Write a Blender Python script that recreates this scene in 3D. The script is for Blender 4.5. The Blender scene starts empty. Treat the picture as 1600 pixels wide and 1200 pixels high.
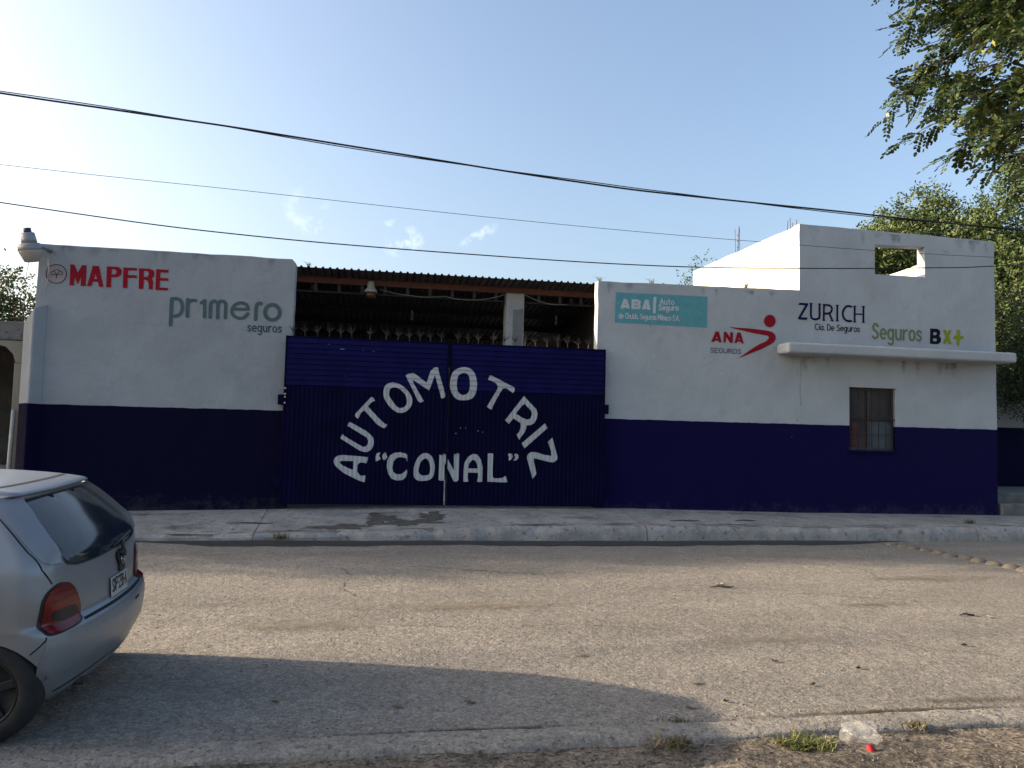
import bpy, bmesh, math, random
from math import radians, sin, cos, pi
from mathutils import Vector, Matrix, Euler, noise
from mathutils.geometry import delaunay_2d_cdt
rnd = random.Random(11)
scene = bpy.context.scene
COL = scene.collection

# ------------------------------------------------------------------ camera, sky, sun, exposure
cam_d = bpy.data.cameras.new('camera'); cam = bpy.data.objects.new('camera', cam_d); COL.objects.link(cam)
cam_d.sensor_fit = 'HORIZONTAL'; cam_d.sensor_width = 36.0; cam_d.lens = 36.0*1200/1600
cam_d.clip_start = 0.05; cam_d.clip_end = 3000
PITCH, ROLL, YAW = radians(3.7), radians(1.39), radians(9.9)
fwd = Vector((sin(YAW)*cos(PITCH), cos(YAW)*cos(PITCH), sin(PITCH)))
r0 = Vector((cos(YAW), -sin(YAW), 0)); d0 = fwd.cross(r0)
right = r0*cos(ROLL) - d0*sin(ROLL); up = -fwd.cross(right)
cam.matrix_world = Matrix(((right.x, up.x, -fwd.x, 0), (right.y, up.y, -fwd.y, 0), (right.z, up.z, -fwd.z, 1.66), (0, 0, 0, 1)))
scene.camera = cam
SUN = Vector((-3.1, .74, 1.0)).normalized()          # direction towards the sun
sun_d = bpy.data.lights.new('sun', 'SUN'); sun = bpy.data.objects.new('sun', sun_d); COL.objects.link(sun)
sun_d.energy = 5.0; sun_d.angle = radians(.6); sun_d.color = (1, .81, .58)
sun.rotation_euler = SUN.to_track_quat('Z', 'Y').to_euler(); sun.location = SUN*60
world = bpy.data.worlds.new('World'); scene.world = world; world.use_nodes = True
wn, wl = world.node_tree.nodes, world.node_tree.links; wn.clear()
def wnode(t, **k):
    n = wn.new(t)
    for a, b in k.items(): setattr(n, a, b)
    return n
sky = wnode('ShaderNodeTexSky', sky_type='NISHITA', sun_disc=False, altitude=300, air_density=1.0, dust_density=6.0, ozone_density=1.3)
sky.sun_elevation = math.asin(SUN.z); sky.sun_rotation = math.atan2(SUN.x, SUN.y)
bg = wnode('ShaderNodeBackground'); bg.inputs['Strength'].default_value = .15
out = wnode('ShaderNodeOutputWorld')
# three thin fair-weather wisps low over the roofs
geo = wnode('ShaderNodeTexCoord')
nz = wnode('ShaderNodeTexNoise'); nz.inputs['Scale'].default_value = 34; nz.inputs['Detail'].default_value = 7; nz.inputs['Roughness'].default_value = .62
wl.new(geo.outputs['Generated'], nz.inputs['Vector'])
acc = None
for d, sx, sz, tilt, amp in (((-.088, .96, .262), .030, .020, -.6, .22), ((.028, .97, .240), .022, .013, .45, .40), ((.118, .96, .247), .024, .008, .62, .38), ((.012, .97, .262), .010, .004, .1, .25)):
    d = Vector(d).normalized(); h = Vector((d.y, -d.x, 0)).normalized(); v = h.cross(d)*1
    a, b = h*cos(tilt)+v*sin(tilt), v*cos(tilt)-h*sin(tilt)
    terms = []
    for ax, s in ((a, sx), (b, sz)):
        dp = wnode('ShaderNodeVectorMath', operation='DOT_PRODUCT'); wl.new(geo.outputs['Generated'], dp.inputs[0]); dp.inputs[1].default_value = ax
        m = wnode('ShaderNodeMath', operation='MULTIPLY'); sb = wnode('ShaderNodeMath', operation='SUBTRACT')
        wl.new(dp.outputs['Value'], sb.inputs[0]); sb.inputs[1].default_value = d.dot(ax)
        wl.new(sb.outputs[0], m.inputs[0]); m.inputs[1].default_value = 1/s
        q = wnode('ShaderNodeMath', operation='POWER'); wl.new(m.outputs[0], q.inputs[0]); q.inputs[1].default_value = 2; terms.append(q)
    ad = wnode('ShaderNodeMath', operation='ADD'); wl.new(terms[0].outputs[0], ad.inputs[0]); wl.new(terms[1].outputs[0], ad.inputs[1])
    mr = wnode('ShaderNodeMapRange', interpolation_type='SMOOTHSTEP'); wl.new(ad.outputs[0], mr.inputs['Value'])
    mr.inputs['From Min'].default_value = 0; mr.inputs['From Max'].default_value = 2.2; mr.inputs['To Min'].default_value = amp; mr.inputs['To Max'].default_value = 0
    if acc is None: acc = mr.outputs[0]
    else:
        mx = wnode('ShaderNodeMath', operation='MAXIMUM'); wl.new(acc, mx.inputs[0]); wl.new(mr.outputs[0], mx.inputs[1]); acc = mx.outputs[0]
cr = wnode('ShaderNodeMapRange'); wl.new(nz.outputs['Fac'], cr.inputs['Value']); cr.inputs['From Min'].default_value = .46; cr.inputs['From Max'].default_value = .85
mm = wnode('ShaderNodeMath', operation='MULTIPLY'); wl.new(acc, mm.inputs[0]); wl.new(cr.outputs[0], mm.inputs[1])
mixc = wnode('ShaderNodeMixRGB'); mixc.inputs['Color2'].default_value = (9.5, 9.6, 9.6, 1)
wl.new(mm.outputs[0], mixc.inputs['Fac']); wl.new(sky.outputs[0], mixc.inputs['Color1']); wl.new(mixc.outputs[0], bg.inputs['Color']); wl.new(bg.outputs[0], out.inputs['Surface'])
scene.view_settings.view_transform = 'Standard'; scene.view_settings.look = 'None'
scene.view_settings.exposure = 1.25; scene.view_settings.gamma = 1.0; scene.view_settings.use_curve_mapping = False

# ------------------------------------------------------------------ materials
MATS = {}; ALB = .66
def mat(name, c1, c2=None, scale=4, rough=.8, bump=0, bscale=60, metal=0, c3=None, s3=120, t3=(.55, .7), spec=.5, trans=0, emit=None, detail=5, bump2=0, b2scale=3, coat=0, alpha=1, rough2=None, stretch=None):
    """procedural material: c1/c2 mixed by soft noise, c3 in small specks, one fine and one coarse relief"""
    if name in MATS: return MATS[name]
    c1, c2, c3 = (tuple(x*ALB for x in c) if c else None for c in (c1, c2, c3))
    m = bpy.data.materials.new(name); m.use_nodes = True; MATS[name] = m
    N, L = m.node_tree.nodes, m.node_tree.links; b = N['Principled BSDF']
    b.inputs['Roughness'].default_value = rough; b.inputs['Metallic'].default_value = metal; b.inputs['Specular IOR Level'].default_value = spec
    if trans: b.inputs['Transmission Weight'].default_value = trans
    if coat: b.inputs['Coat Weight'].default_value = coat; b.inputs['Coat Roughness'].default_value = .15
    if alpha < 1: b.inputs['Alpha'].default_value = alpha
    if emit: b.inputs['Emission Color'].default_value = (*emit[0], 1); b.inputs['Emission Strength'].default_value = emit[1]
    tc = N.new('ShaderNodeTexCoord'); col = None
    def tex(s, det=detail, r=.6):
        n = N.new('ShaderNodeTexNoise'); n.inputs['Scale'].default_value = s; n.inputs['Detail'].default_value = det; n.inputs['Roughness'].default_value = r
        L.new(tc.outputs['Object'], n.inputs['Vector']); return n
    def ramp(src, lo, hi):
        r = N.new('ShaderNodeMapRange'); r.inputs['From Min'].default_value = lo; r.inputs['From Max'].default_value = hi; L.new(src, r.inputs['Value']); return r.outputs[0]
    def mix(f, a, c):
        x = N.new('ShaderNodeMixRGB'); L.new(f, x.inputs['Fac'])
        if isinstance(a, tuple): x.inputs['Color1'].default_value = (*a, 1)
        else: L.new(a, x.inputs['Color1'])
        if isinstance(c, tuple): x.inputs['Color2'].default_value = (*c, 1)
        else: L.new(c, x.inputs['Color2'])
        return x.outputs[0]
    b.inputs['Base Color'].default_value = (*c1, 1); col = c1
    if c2:
        n = tex(scale)
        if stretch: mp = N.new('ShaderNodeMapping'); mp.inputs['Scale'].default_value = stretch; L.new(tc.outputs['Object'], mp.inputs['Vector']); L.new(mp.outputs[0], n.inputs['Vector'])
        f = ramp(n.outputs['Fac'], .35, .65); col = mix(f, c1, c2)
    if c2 and rough2 is not None:
        rr_ = N.new('ShaderNodeMapRange'); L.new(f, rr_.inputs['Value']); rr_.inputs['To Min'].default_value = rough; rr_.inputs['To Max'].default_value = rough2; L.new(rr_.outputs[0], b.inputs['Roughness'])
    if c3: n3 = tex(s3, 3); col = mix(ramp(n3.outputs['Fac'], *t3), col, c3)
    if not isinstance(col, tuple): L.new(col, b.inputs['Base Color'])
    nrm = None
    for st, sc, dist in ((bump2, b2scale, .05), (bump, bscale, .01)):
        if st:
            bn = N.new('ShaderNodeBump'); bn.inputs['Strength'].default_value = st; bn.inputs['Distance'].default_value = dist
            L.new(tex(sc).outputs['Fac'], bn.inputs['Height'])
            if nrm: L.new(nrm, bn.inputs['Normal'])
            nrm = bn.outputs[0]
    if nrm: L.new(nrm, b.inputs['Normal'])
    m['_h'] = 0
    return m
def paint_wall(name, top, low, line):
    """stucco painted in two tones that meet at the height line (slightly uneven edge), with faint stains"""
    m = mat(name, top, tuple(x*.87 for x in top), 1.1, .85, .35, 45, c3=tuple(x*.84 for x in top), s3=3.2, t3=(.58, .8), bump2=.6, b2scale=2.2, spec=.12)
    N, L = m.node_tree.nodes, m.node_tree.links; b = N['Principled BSDF']; src = b.inputs['Base Color'].links[0].from_socket
    tc = [n for n in N if n.type == 'TEX_COORD'][0]
    sep = N.new('ShaderNodeSeparateXYZ'); L.new(tc.outputs['Object'], sep.inputs[0])
    nz = N.new('ShaderNodeTexNoise'); nz.inputs['Scale'].default_value = 5; L.new(tc.outputs['Object'], nz.inputs['Vector'])
    a = N.new('ShaderNodeMath'); a.operation = 'MULTIPLY_ADD'; L.new(nz.outputs['Fac'], a.inputs[0]); a.inputs[1].default_value = .022; L.new(sep.outputs['Z'], a.inputs[2])
    lt = N.new('ShaderNodeMapRange'); L.new(a.outputs[0], lt.inputs['Value']); lt.inputs['From Min'].default_value = line+.009; lt.inputs['From Max'].default_value = line+.014
    n2 = N.new('ShaderNodeTexNoise'); n2.inputs['Scale'].default_value = 2.4; n2.inputs['Detail'].default_value = 6; L.new(tc.outputs['Object'], n2.inputs['Vector'])
    lo = N.new('ShaderNodeMixRGB'); L.new(n2.outputs['Fac'], lo.inputs['Fac']); lo.inputs['Color1'].default_value = (*low, 1); lo.inputs['Color2'].default_value = (low[0]*1.5, low[1]*1.5, low[2]*1.15, 1)
    low = tuple(x*ALB for x in low)
    lo.inputs['Color1'].default_value = (*low, 1); lo.inputs['Color2'].default_value = (low[0]*1.5, low[1]*1.5, low[2]*1.15, 1)
    mx = N.new('ShaderNodeMixRGB'); L.new(lt.outputs[0], mx.inputs['Fac']); L.new(lo.outputs[0], mx.inputs['Color1']); L.new(src, mx.inputs['Color2'])
    # splashed dust along the foot, thinning upwards with its own ragged edge
    n4 = N.new('ShaderNodeTexNoise'); n4.inputs['Scale'].default_value = 7; n4.inputs['Detail'].default_value = 7; n4.inputs['Roughness'].default_value = .7; L.new(tc.outputs['Object'], n4.inputs['Vector'])
    hz = N.new('ShaderNodeMapRange'); L.new(sep.outputs['Z'], hz.inputs['Value']); hz.inputs['From Min'].default_value = .25; hz.inputs['From Max'].default_value = .85; hz.inputs['To Min'].default_value = .95; hz.inputs['To Max'].default_value = .30
    pr = N.new('ShaderNodeMath'); pr.operation = 'MULTIPLY'; L.new(n4.outputs['Fac'], pr.inputs[0]); L.new(hz.outputs[0], pr.inputs[1])
    sm = N.new('ShaderNodeMapRange'); L.new(pr.outputs[0], sm.inputs['Value']); sm.inputs['From Min'].default_value = .36; sm.inputs['From Max'].default_value = .62; sm.inputs['To Max'].default_value = .16
    du = N.new('ShaderNodeMixRGB'); L.new(sm.outputs[0], du.inputs['Fac']); L.new(mx.outputs[0], du.inputs['Color1']); du.inputs['Color2'].default_value = (.20, .18, .16, 1)
    L.new(du.outputs[0], b.inputs['Base Color'])
    return m

# ------------------------------------------------------------------ mesh helpers
def link(name, verts, faces, material=None, parent=None, smooth=False):
    me = bpy.data.meshes.new(name); me.from_pydata([tuple(v) for v in verts], [], faces); me.update()
    if smooth: me.polygons.foreach_set('use_smooth', [True]*len(me.polygons))
    if material: me.materials.append(material)
    o = bpy.data.objects.new(name, me); COL.objects.link(o)
    if parent: o.parent = parent
    return o
def bmo(name, bm, material=None, parent=None, smooth=False):
    me = bpy.data.meshes.new(name); bmesh.ops.recalc_face_normals(bm, faces=bm.faces); bm.to_mesh(me); bm.free()
    if smooth: me.polygons.foreach_set('use_smooth', [True]*len(me.polygons))
    if material: me.materials.append(material)
    o = bpy.data.objects.new(name, me); COL.objects.link(o)
    if parent: o.parent = parent
    return o
def tag(o, label=None, cat=None, group=None, kind=None):
    for k, v in (('label', label), ('category', cat), ('group', group), ('kind', kind)):
        if v: o[k] = v
    return o
def empty(name, loc=(0, 0, 0), label=None, cat=None, group=None, kind=None):
    o = bpy.data.objects.new(name, None); COL.objects.link(o); o.location = loc; o.empty_display_size = .1
    return tag(o, label, cat, group, kind)
def share(name, me, parent, loc=(0, 0, 0), rot=(0, 0, 0), scale=(1, 1, 1)):
    o = bpy.data.objects.new(name, me); COL.objects.link(o); o.parent = parent; o.location = loc; o.rotation_euler = rot; o.scale = scale
    return o
def local(o, root):                       # mesh made in world coordinates, put under a root that stands elsewhere
    o.parent = root; o.matrix_parent_inverse = Matrix.Translation(-Vector(root.location)); return o
def box(bm, x0, x1, y0, y1, z0, z1, M=None):
    v = [bm.verts.new(Vector((x, y, z)) if M is None else M @ Vector((x, y, z))) for x in (x0, x1) for y in (y0, y1) for z in (z0, z1)]
    for f in ((0, 1, 3, 2), (4, 6, 7, 5), (0, 4, 5, 1), (2, 3, 7, 6), (0, 2, 6, 4), (1, 5, 7, 3)): bm.faces.new([v[i] for i in f])
def boxes(name, lst, material, parent=None, bevel=0):
    bm = bmesh.new()
    for b in lst: box(bm, *b)
    o = bmo(name, bm, material, parent)
    if bevel: bev(o, bevel)
    return o
def bev(o, w, seg=2):
    m = o.modifiers.new('bevel', 'BEVEL'); m.width = w; m.segments = seg; m.limit_method = 'ANGLE'; m.angle_limit = radians(40); return o
def tube(bm, pts, rad, n=8, caps=True):
    pts = [Vector(p) for p in pts]; rings = []
    rad = rad if isinstance(rad, (list, tuple)) else [rad]*len(pts); ref = None
    for i, p in enumerate(pts):
        t = (pts[min(i+1, len(pts)-1)]-pts[max(i-1, 0)]).normalized()
        if ref is None: ref = t.orthogonal().normalized()
        ref = (ref-t*ref.dot(t)).normalized(); b = t.cross(ref)
        rings.append([bm.verts.new(p+(ref*cos(2*pi*k/n)+b*sin(2*pi*k/n))*rad[i]) for k in range(n)])
    for a, c in zip(rings, rings[1:]):
        for k in range(n): bm.faces.new((a[k], a[(k+1) % n], c[(k+1) % n], c[k]))
    if caps: bm.faces.new(rings[0][::-1]); bm.faces.new(rings[-1])
def tubeo(name, pts, rad, material, parent=None, n=8):
    bm = bmesh.new(); tube(bm, pts, rad, n); return bmo(name, bm, material, parent, True)
def lathe(bm, prof, n=24, M=Matrix.Identity(4)):
    rings = []
    for r, z in prof: rings.append([bm.verts.new(M @ Vector((r*cos(2*pi*k/n), r*sin(2*pi*k/n), z))) for k in range(n)])
    for a, c in zip(rings, rings[1:]):
        for k in range(n): bm.faces.new((a[k], a[(k+1) % n], c[(k+1) % n], c[k]))
    bm.faces.new(rings[0][::-1]); bm.faces.new(rings[-1])
def latheo(name, prof, material, parent=None, n=24, M=Matrix.Identity(4)):
    bm = bmesh.new(); lathe(bm, prof, n, M); o = bmo(name, bm, material, parent, True); return o
def area2(p): return sum(a[0]*b[1]-b[0]*a[1] for a, b in zip(p, p[1:]+p[:1]))
def ccw(p): return list(p) if area2(p) > 0 else list(p)[::-1]
def inside(p, x, y):
    r = False; j = len(p)-1
    for i in range(len(p)):
        if (p[i][1] > y) != (p[j][1] > y) and x < (p[j][0]-p[i][0])*(y-p[i][1])/(p[j][1]-p[i][1])+p[i][0]: r = not r
        j = i
    return r
def union2d(fills, holes=(), extra=()):
    """flat union of polygons minus holes -> verts, triangles"""
    V, F = [], []
    for p in list(fills)+list(holes):
        p = ccw(p); F.append(list(range(len(V), len(V)+len(p)))); V += [Vector(q) for q in p]
    nf = len(fills)
    V += [Vector(q) for q in extra]
    v, e, f, ov, oe, of = delaunay_2d_cdt(V, [], F, 0, 1e-5)
    bb = [(min(q[0] for q in p), max(q[0] for q in p), min(q[1] for q in p), max(q[1] for q in p), p) for p in list(fills)+list(holes)]
    def hit(lst, x, y): return any(a < x < b and c < y < d and inside(p, x, y) for a, b, c, d, p in lst)
    keep = []
    for t in f:
        x = sum(v[i].x for i in t)/len(t); y = sum(v[i].y for i in t)/len(t)
        if hit(bb[:nf], x, y) and not hit(bb[nf:], x, y): keep.append(t)
    return v, keep
def stroke_polys(w, pts):
    r = w/2; P = []
    for a, b in zip(pts, pts[1:]):
        d = Vector((b[0]-a[0], b[1]-a[1]))
        if d.length < 1e-5: continue
        n = Vector((-d.y, d.x)).normalized()*r
        P.append([(a[0]+n.x, a[1]+n.y), (a[0]-n.x, a[1]-n.y), (b[0]-n.x, b[1]-n.y), (b[0]+n.x, b[1]+n.y)])
    for a in pts: P.append([(a[0]+r*cos(k*pi/5+.1), a[1]+r*sin(k*pi/5+.1)) for k in range(10)])
    return P
def sign_mesh(items):
    fills = [i[1] for i in items if i[0] == 'p']; holes = [i[1] for i in items if i[0] == 'h']
    for i in items:
        if i[0] == 's': fills += stroke_polys(i[1], i[2])
    return union2d(fills, holes)
def wobble(poly, step=.22, amp=.008, seed=1):
    """polygon edges broken into short pieces that wander a little (hand-finished plaster edges)"""
    out = []; r = random.Random(seed)
    for a, b in zip(poly, poly[1:]+poly[:1]):
        d = Vector((b[0]-a[0], b[1]-a[1])); n = max(1, int(d.length/step)); q = Vector((-d.y, d.x)).normalized()
        out.append(a)
        for k in range(1, n): e = r.uniform(-amp, amp); out.append((a[0]+d.x*k/n+q.x*e, a[1]+d.y*k/n+q.y*e))
    return out
def slab_xz(name, outer, holes, y0, y1, material, parent=None, bevel=.012):
    """wall plate with openings: outline in x,z, thickness y0..y1"""
    v, t = union2d([outer], holes)
    n = len(v); V = [(p.x, y0, p.y) for p in v]+[(p.x, y1, p.y) for p in v]
    F = [list(f) for f in t]+[[i+n for i in f[::-1]] for f in t]
    cnt = {}
    for f in t:
        for a, b in zip(f, f[1:]+f[:1]): cnt[(a, b)] = 1
    for a, b in list(cnt):
        if (b, a) not in cnt: F.append([b, a, a+n, b+n])
    bm = bmesh.new(); vs = [bm.verts.new(p) for p in V]; bm.verts.ensure_lookup_table()
    for f in F: bm.faces.new([vs[i] for i in f])
    bmesh.ops.recalc_face_normals(bm, faces=bm.faces)
    bmesh.ops.dissolve_limit(bm, angle_limit=.001, verts=[], edges=bm.edges)
    o = bmo(name, bm, material, parent)
    if bevel: bev(o, bevel)
    return o
GATE_LETTERS=[
('A',[('p',[(-0.696,1.133),(-0.676,1.185),(-0.627,1.218),(-0.544,1.231),(-0.264,1.213),(-0.126,1.2),(-0.134,1.143),(-0.153,1.094),(-0.194,1.108),(-0.26,1.107),(-0.298,1.068),(-0.299,0.955),(-0.252,0.889),(-0.196,0.884),(-0.16,0.896),(-0.162,0.834),(-0.169,0.777),(-0.211,0.786),(-0.286,0.813),(-0.514,0.923),(-0.644,1.025),(-0.686,1.081)]),('h',[(-0.595,1.116),(-0.559,1.132),(-0.369,1.13),(-0.368,0.991),(-0.405,0.991),(-0.537,1.051),(-0.585,1.086)])]),
('U',[('p',[(-0.492,1.725),(-0.461,1.791),(-0.415,1.775),(-0.167,1.642),(-0.079,1.567),(-0.049,1.526),(-0.038,1.463),(-0.045,1.396),(-0.08,1.329),(-0.144,1.288),(-0.22,1.294),(-0.286,1.319),(-0.599,1.51),(-0.587,1.546),(-0.561,1.583),(-0.538,1.557),(-0.442,1.498),(-0.223,1.377),(-0.176,1.378),(-0.14,1.423),(-0.133,1.48),(-0.163,1.537),(-0.211,1.564),(-0.459,1.711)])]),
('T',[('p',[(-0.371,1.9),(-0.361,1.938),(-0.112,2.226),(-0.074,2.219),(-0.042,2.166),(-0.072,2.152),(-0.109,2.132),(-0.157,2.067),(-0.124,2.029),(0.033,1.867),(0.131,1.779),(0.177,1.765),(0.161,1.726),(0.13,1.701),(0.076,1.719),(-0.001,1.77),(-0.217,1.998),(-0.272,1.954),(-0.315,1.852),(-0.344,1.866)])]),
('O',[('p',[(0.093,2.33),(0.095,2.358),(0.101,2.384),(0.109,2.408),(0.121,2.429),(0.136,2.447),(0.155,2.462),(0.177,2.474),(0.203,2.484),(0.23,2.49),(0.258,2.491),(0.286,2.489),(0.316,2.483),(0.348,2.472),(0.381,2.457),(0.414,2.438),(0.445,2.416),(0.475,2.39),(0.502,2.364),(0.526,2.336),(0.546,2.307),(0.563,2.278),(0.576,2.25),(0.586,2.221),(0.591,2.192),(0.591,2.162),(0.586,2.132),(0.578,2.104),(0.566,2.079),(0.55,2.056),(0.532,2.035),(0.512,2.016),(0.49,1.998),(0.467,1.985),(0.442,1.976),(0.417,1.971),(0.391,1.969),(0.366,1.972),(0.341,1.978),(0.314,1.99),(0.282,2.01),(0.248,2.036),(0.216,2.064),(0.186,2.098),(0.159,2.134),(0.136,2.168),(0.12,2.195),(0.109,2.219),(0.101,2.244),(0.096,2.272),(0.093,2.302)]),('h',[(0.189,2.305),(0.191,2.328),(0.197,2.353),(0.205,2.373),(0.218,2.387),(0.234,2.397),(0.252,2.403),(0.273,2.407),(0.295,2.407),(0.319,2.402),(0.345,2.392),(0.371,2.378),(0.397,2.36),(0.422,2.338),(0.447,2.312),(0.467,2.285),(0.48,2.257),(0.489,2.227),(0.494,2.199),(0.497,2.171),(0.496,2.144),(0.491,2.121),(0.482,2.101),(0.47,2.085),(0.454,2.072),(0.434,2.062),(0.411,2.056),(0.388,2.054),(0.368,2.057),(0.35,2.064),(0.33,2.078),(0.307,2.101),(0.283,2.132),(0.26,2.162),(0.238,2.192),(0.216,2.221),(0.2,2.247),(0.192,2.268),(0.189,2.286)])]),
('M',[('p',[(0.461,2.62),(0.503,2.649),(0.589,2.668),(0.628,2.65),(0.828,2.505),(0.887,2.708),(0.944,2.769),(0.983,2.781),(1.016,2.778),(1.027,2.723),(1.156,2.317),(1.154,2.268),(1.125,2.248),(1.086,2.246),(1.075,2.295),(0.967,2.643),(0.875,2.372),(0.839,2.394),(0.587,2.551),(0.594,2.503),(0.787,2.188),(0.75,2.162),(0.717,2.161),(0.681,2.195),(0.629,2.3)])]),
('“',[('p',[(0.006,1.131),(-0.001,1.207),(0.013,1.264),(0.053,1.284),(0.076,1.284),(0.073,1.256),(0.055,1.231),(0.091,1.18),(0.058,1.154)]),('p',[(0.108,1.224),(0.13,1.266),(0.166,1.292),(0.177,1.258),(0.198,1.21),(0.171,1.172),(0.143,1.152),(0.123,1.18)])]),
('C',[('p',[(0.539,1.136),(0.512,1.201),(0.416,1.214),(0.35,1.194),(0.305,1.136),(0.289,1.031),(0.305,0.964),(0.35,0.923),(0.426,0.918),(0.482,0.948),(0.537,1.006),(0.545,0.949),(0.523,0.872),(0.467,0.823),(0.372,0.812),(0.286,0.84),(0.227,0.915),(0.194,1.039),(0.2,1.153),(0.244,1.24),(0.318,1.285),(0.413,1.295),(0.509,1.274),(0.535,1.255)])]),
('O',[('p',[(0.653,0.969),(0.654,1.006),(0.657,1.045),(0.665,1.085),(0.677,1.125),(0.694,1.165),(0.713,1.201),(0.733,1.229),(0.755,1.252),(0.778,1.269),(0.8,1.281),(0.822,1.288),(0.845,1.29),(0.867,1.288),(0.89,1.283),(0.913,1.272),(0.934,1.255),(0.955,1.233),(0.973,1.205),(0.988,1.171),(1.002,1.131),(1.011,1.09),(1.014,1.051),(1.013,1.012),(1.009,0.975),(1.003,0.939),(0.995,0.906),(0.983,0.878),(0.965,0.857),(0.942,0.841),(0.917,0.829),(0.887,0.82),(0.854,0.815),(0.821,0.813),(0.788,0.812),(0.754,0.814),(0.725,0.821),(0.701,0.834),(0.681,0.851),(0.666,0.874),(0.657,0.902),(0.654,0.934)]),('h',[(0.735,0.971),(0.734,1),(0.739,1.034),(0.746,1.067),(0.755,1.098),(0.766,1.128),(0.781,1.154),(0.802,1.174),(0.826,1.19),(0.847,1.197),(0.866,1.194),(0.882,1.182),(0.897,1.166),(0.909,1.144),(0.92,1.118),(0.928,1.089),(0.933,1.057),(0.935,1.024),(0.935,0.993),(0.932,0.966),(0.926,0.943),(0.914,0.925),(0.892,0.914),(0.864,0.908),(0.837,0.905),(0.816,0.904),(0.797,0.906),(0.78,0.914),(0.762,0.928),(0.746,0.947)])]),
('N',[('p',[(1.087,1.262),(1.115,1.289),(1.175,1.3),(1.348,0.994),(1.335,1.29),(1.378,1.304),(1.429,1.288),(1.43,0.836),(1.392,0.803),(1.349,0.81),(1.178,1.142),(1.182,0.823),(1.129,0.819),(1.085,0.831)])]),
('O',[('p',[(1.231,2.476),(1.231,2.518),(1.235,2.562),(1.241,2.604),(1.25,2.641),(1.261,2.674),(1.277,2.704),(1.298,2.73),(1.324,2.752),(1.354,2.771),(1.39,2.787),(1.431,2.8),(1.471,2.805),(1.51,2.803),(1.547,2.794),(1.581,2.78),(1.608,2.764),(1.631,2.743),(1.652,2.718),(1.669,2.686),(1.683,2.649),(1.694,2.611),(1.702,2.573),(1.708,2.534),(1.709,2.493),(1.707,2.446),(1.701,2.397),(1.691,2.354),(1.679,2.322),(1.663,2.296),(1.644,2.274),(1.621,2.256),(1.595,2.243),(1.566,2.233),(1.535,2.226),(1.502,2.222),(1.468,2.222),(1.434,2.222),(1.4,2.226),(1.37,2.234),(1.343,2.249),(1.32,2.269),(1.299,2.293),(1.281,2.319),(1.265,2.348),(1.252,2.379),(1.242,2.41),(1.235,2.441)]),('h',[(1.353,2.481),(1.352,2.516),(1.355,2.554),(1.359,2.589),(1.365,2.617),(1.373,2.642),(1.387,2.662),(1.409,2.68),(1.437,2.693),(1.464,2.701),(1.489,2.701),(1.513,2.695),(1.534,2.684),(1.55,2.666),(1.562,2.644),(1.571,2.616),(1.578,2.583),(1.581,2.545),(1.582,2.508),(1.582,2.473),(1.58,2.44),(1.575,2.41),(1.568,2.385),(1.558,2.363),(1.543,2.346),(1.523,2.331),(1.499,2.319),(1.475,2.314),(1.451,2.316),(1.427,2.324),(1.406,2.335),(1.39,2.351),(1.378,2.37),(1.369,2.393),(1.361,2.419),(1.356,2.449)])]),
('T',[('p',[(1.903,2.595),(1.927,2.673),(1.971,2.67),(2.381,2.473),(2.379,2.417),(2.356,2.372),(2.298,2.414),(2.227,2.461),(2.167,2.449),(2.119,2.369),(2.005,2.148),(1.981,2.072),(1.937,2.09),(1.894,2.121),(1.934,2.195),(2.077,2.446),(2.076,2.496),(2.044,2.54),(1.953,2.585)])]),
('R',[('p',[(2.552,2.331),(2.781,2.101),(2.805,2.032),(2.791,1.933),(2.746,1.852),(2.676,1.817),(2.611,1.815),(2.606,1.759),(2.578,1.689),(2.519,1.609),(2.486,1.555),(2.434,1.646),(2.477,1.687),(2.505,1.767),(2.503,1.85),(2.37,1.931),(2.293,1.832),(2.223,1.894)]),('h',[(2.566,2.194),(2.69,2.069),(2.704,2.01),(2.683,1.94),(2.623,1.912),(2.531,1.945),(2.413,2.017),(2.516,2.153)])]),
('I',[('p',[(2.943,1.857),(2.992,1.775),(2.58,1.405),(2.532,1.497)])]),
('Z',[('p',[(3.003,1.531),(3.083,1.606),(3.184,1.266),(3.177,1.217),(3.117,1.17),(3.035,1.175),(2.76,1.239),(2.755,1.189),(2.808,0.964),(2.742,0.872),(2.628,1.246),(2.647,1.306),(2.707,1.346),(2.808,1.339),(2.951,1.298),(3.073,1.284),(3.068,1.363)])]),
('A',[('p',[(1.514,0.809),(1.513,1.002),(1.528,1.139),(1.584,1.237),(1.671,1.293),(1.75,1.279),(1.812,1.192),(1.847,1.066),(1.846,0.813),(1.803,0.805),(1.753,0.812),(1.771,0.89),(1.769,0.964),(1.592,0.969),(1.588,0.887),(1.606,0.81),(1.557,0.806)]),('h',[(1.594,1.039),(1.607,1.12),(1.664,1.193),(1.714,1.177),(1.751,1.103),(1.761,1.041)])]),
('L',[('p',[(1.937,0.814),(1.932,1.302),(1.977,1.31),(2.027,1.304),(2.024,1.01),(2.03,0.894),(2.068,0.871),(2.197,0.88),(2.259,0.92),(2.277,0.868),(2.294,0.809),(2.238,0.805)])]),
('”',[('p',[(2.29,1.299),(2.325,1.313),(2.366,1.3),(2.377,1.251),(2.348,1.202),(2.305,1.191),(2.311,1.24)]),('p',[(2.396,1.291),(2.436,1.315),(2.476,1.289),(2.478,1.234),(2.439,1.19),(2.389,1.189),(2.412,1.223),(2.417,1.262)])])]
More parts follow.
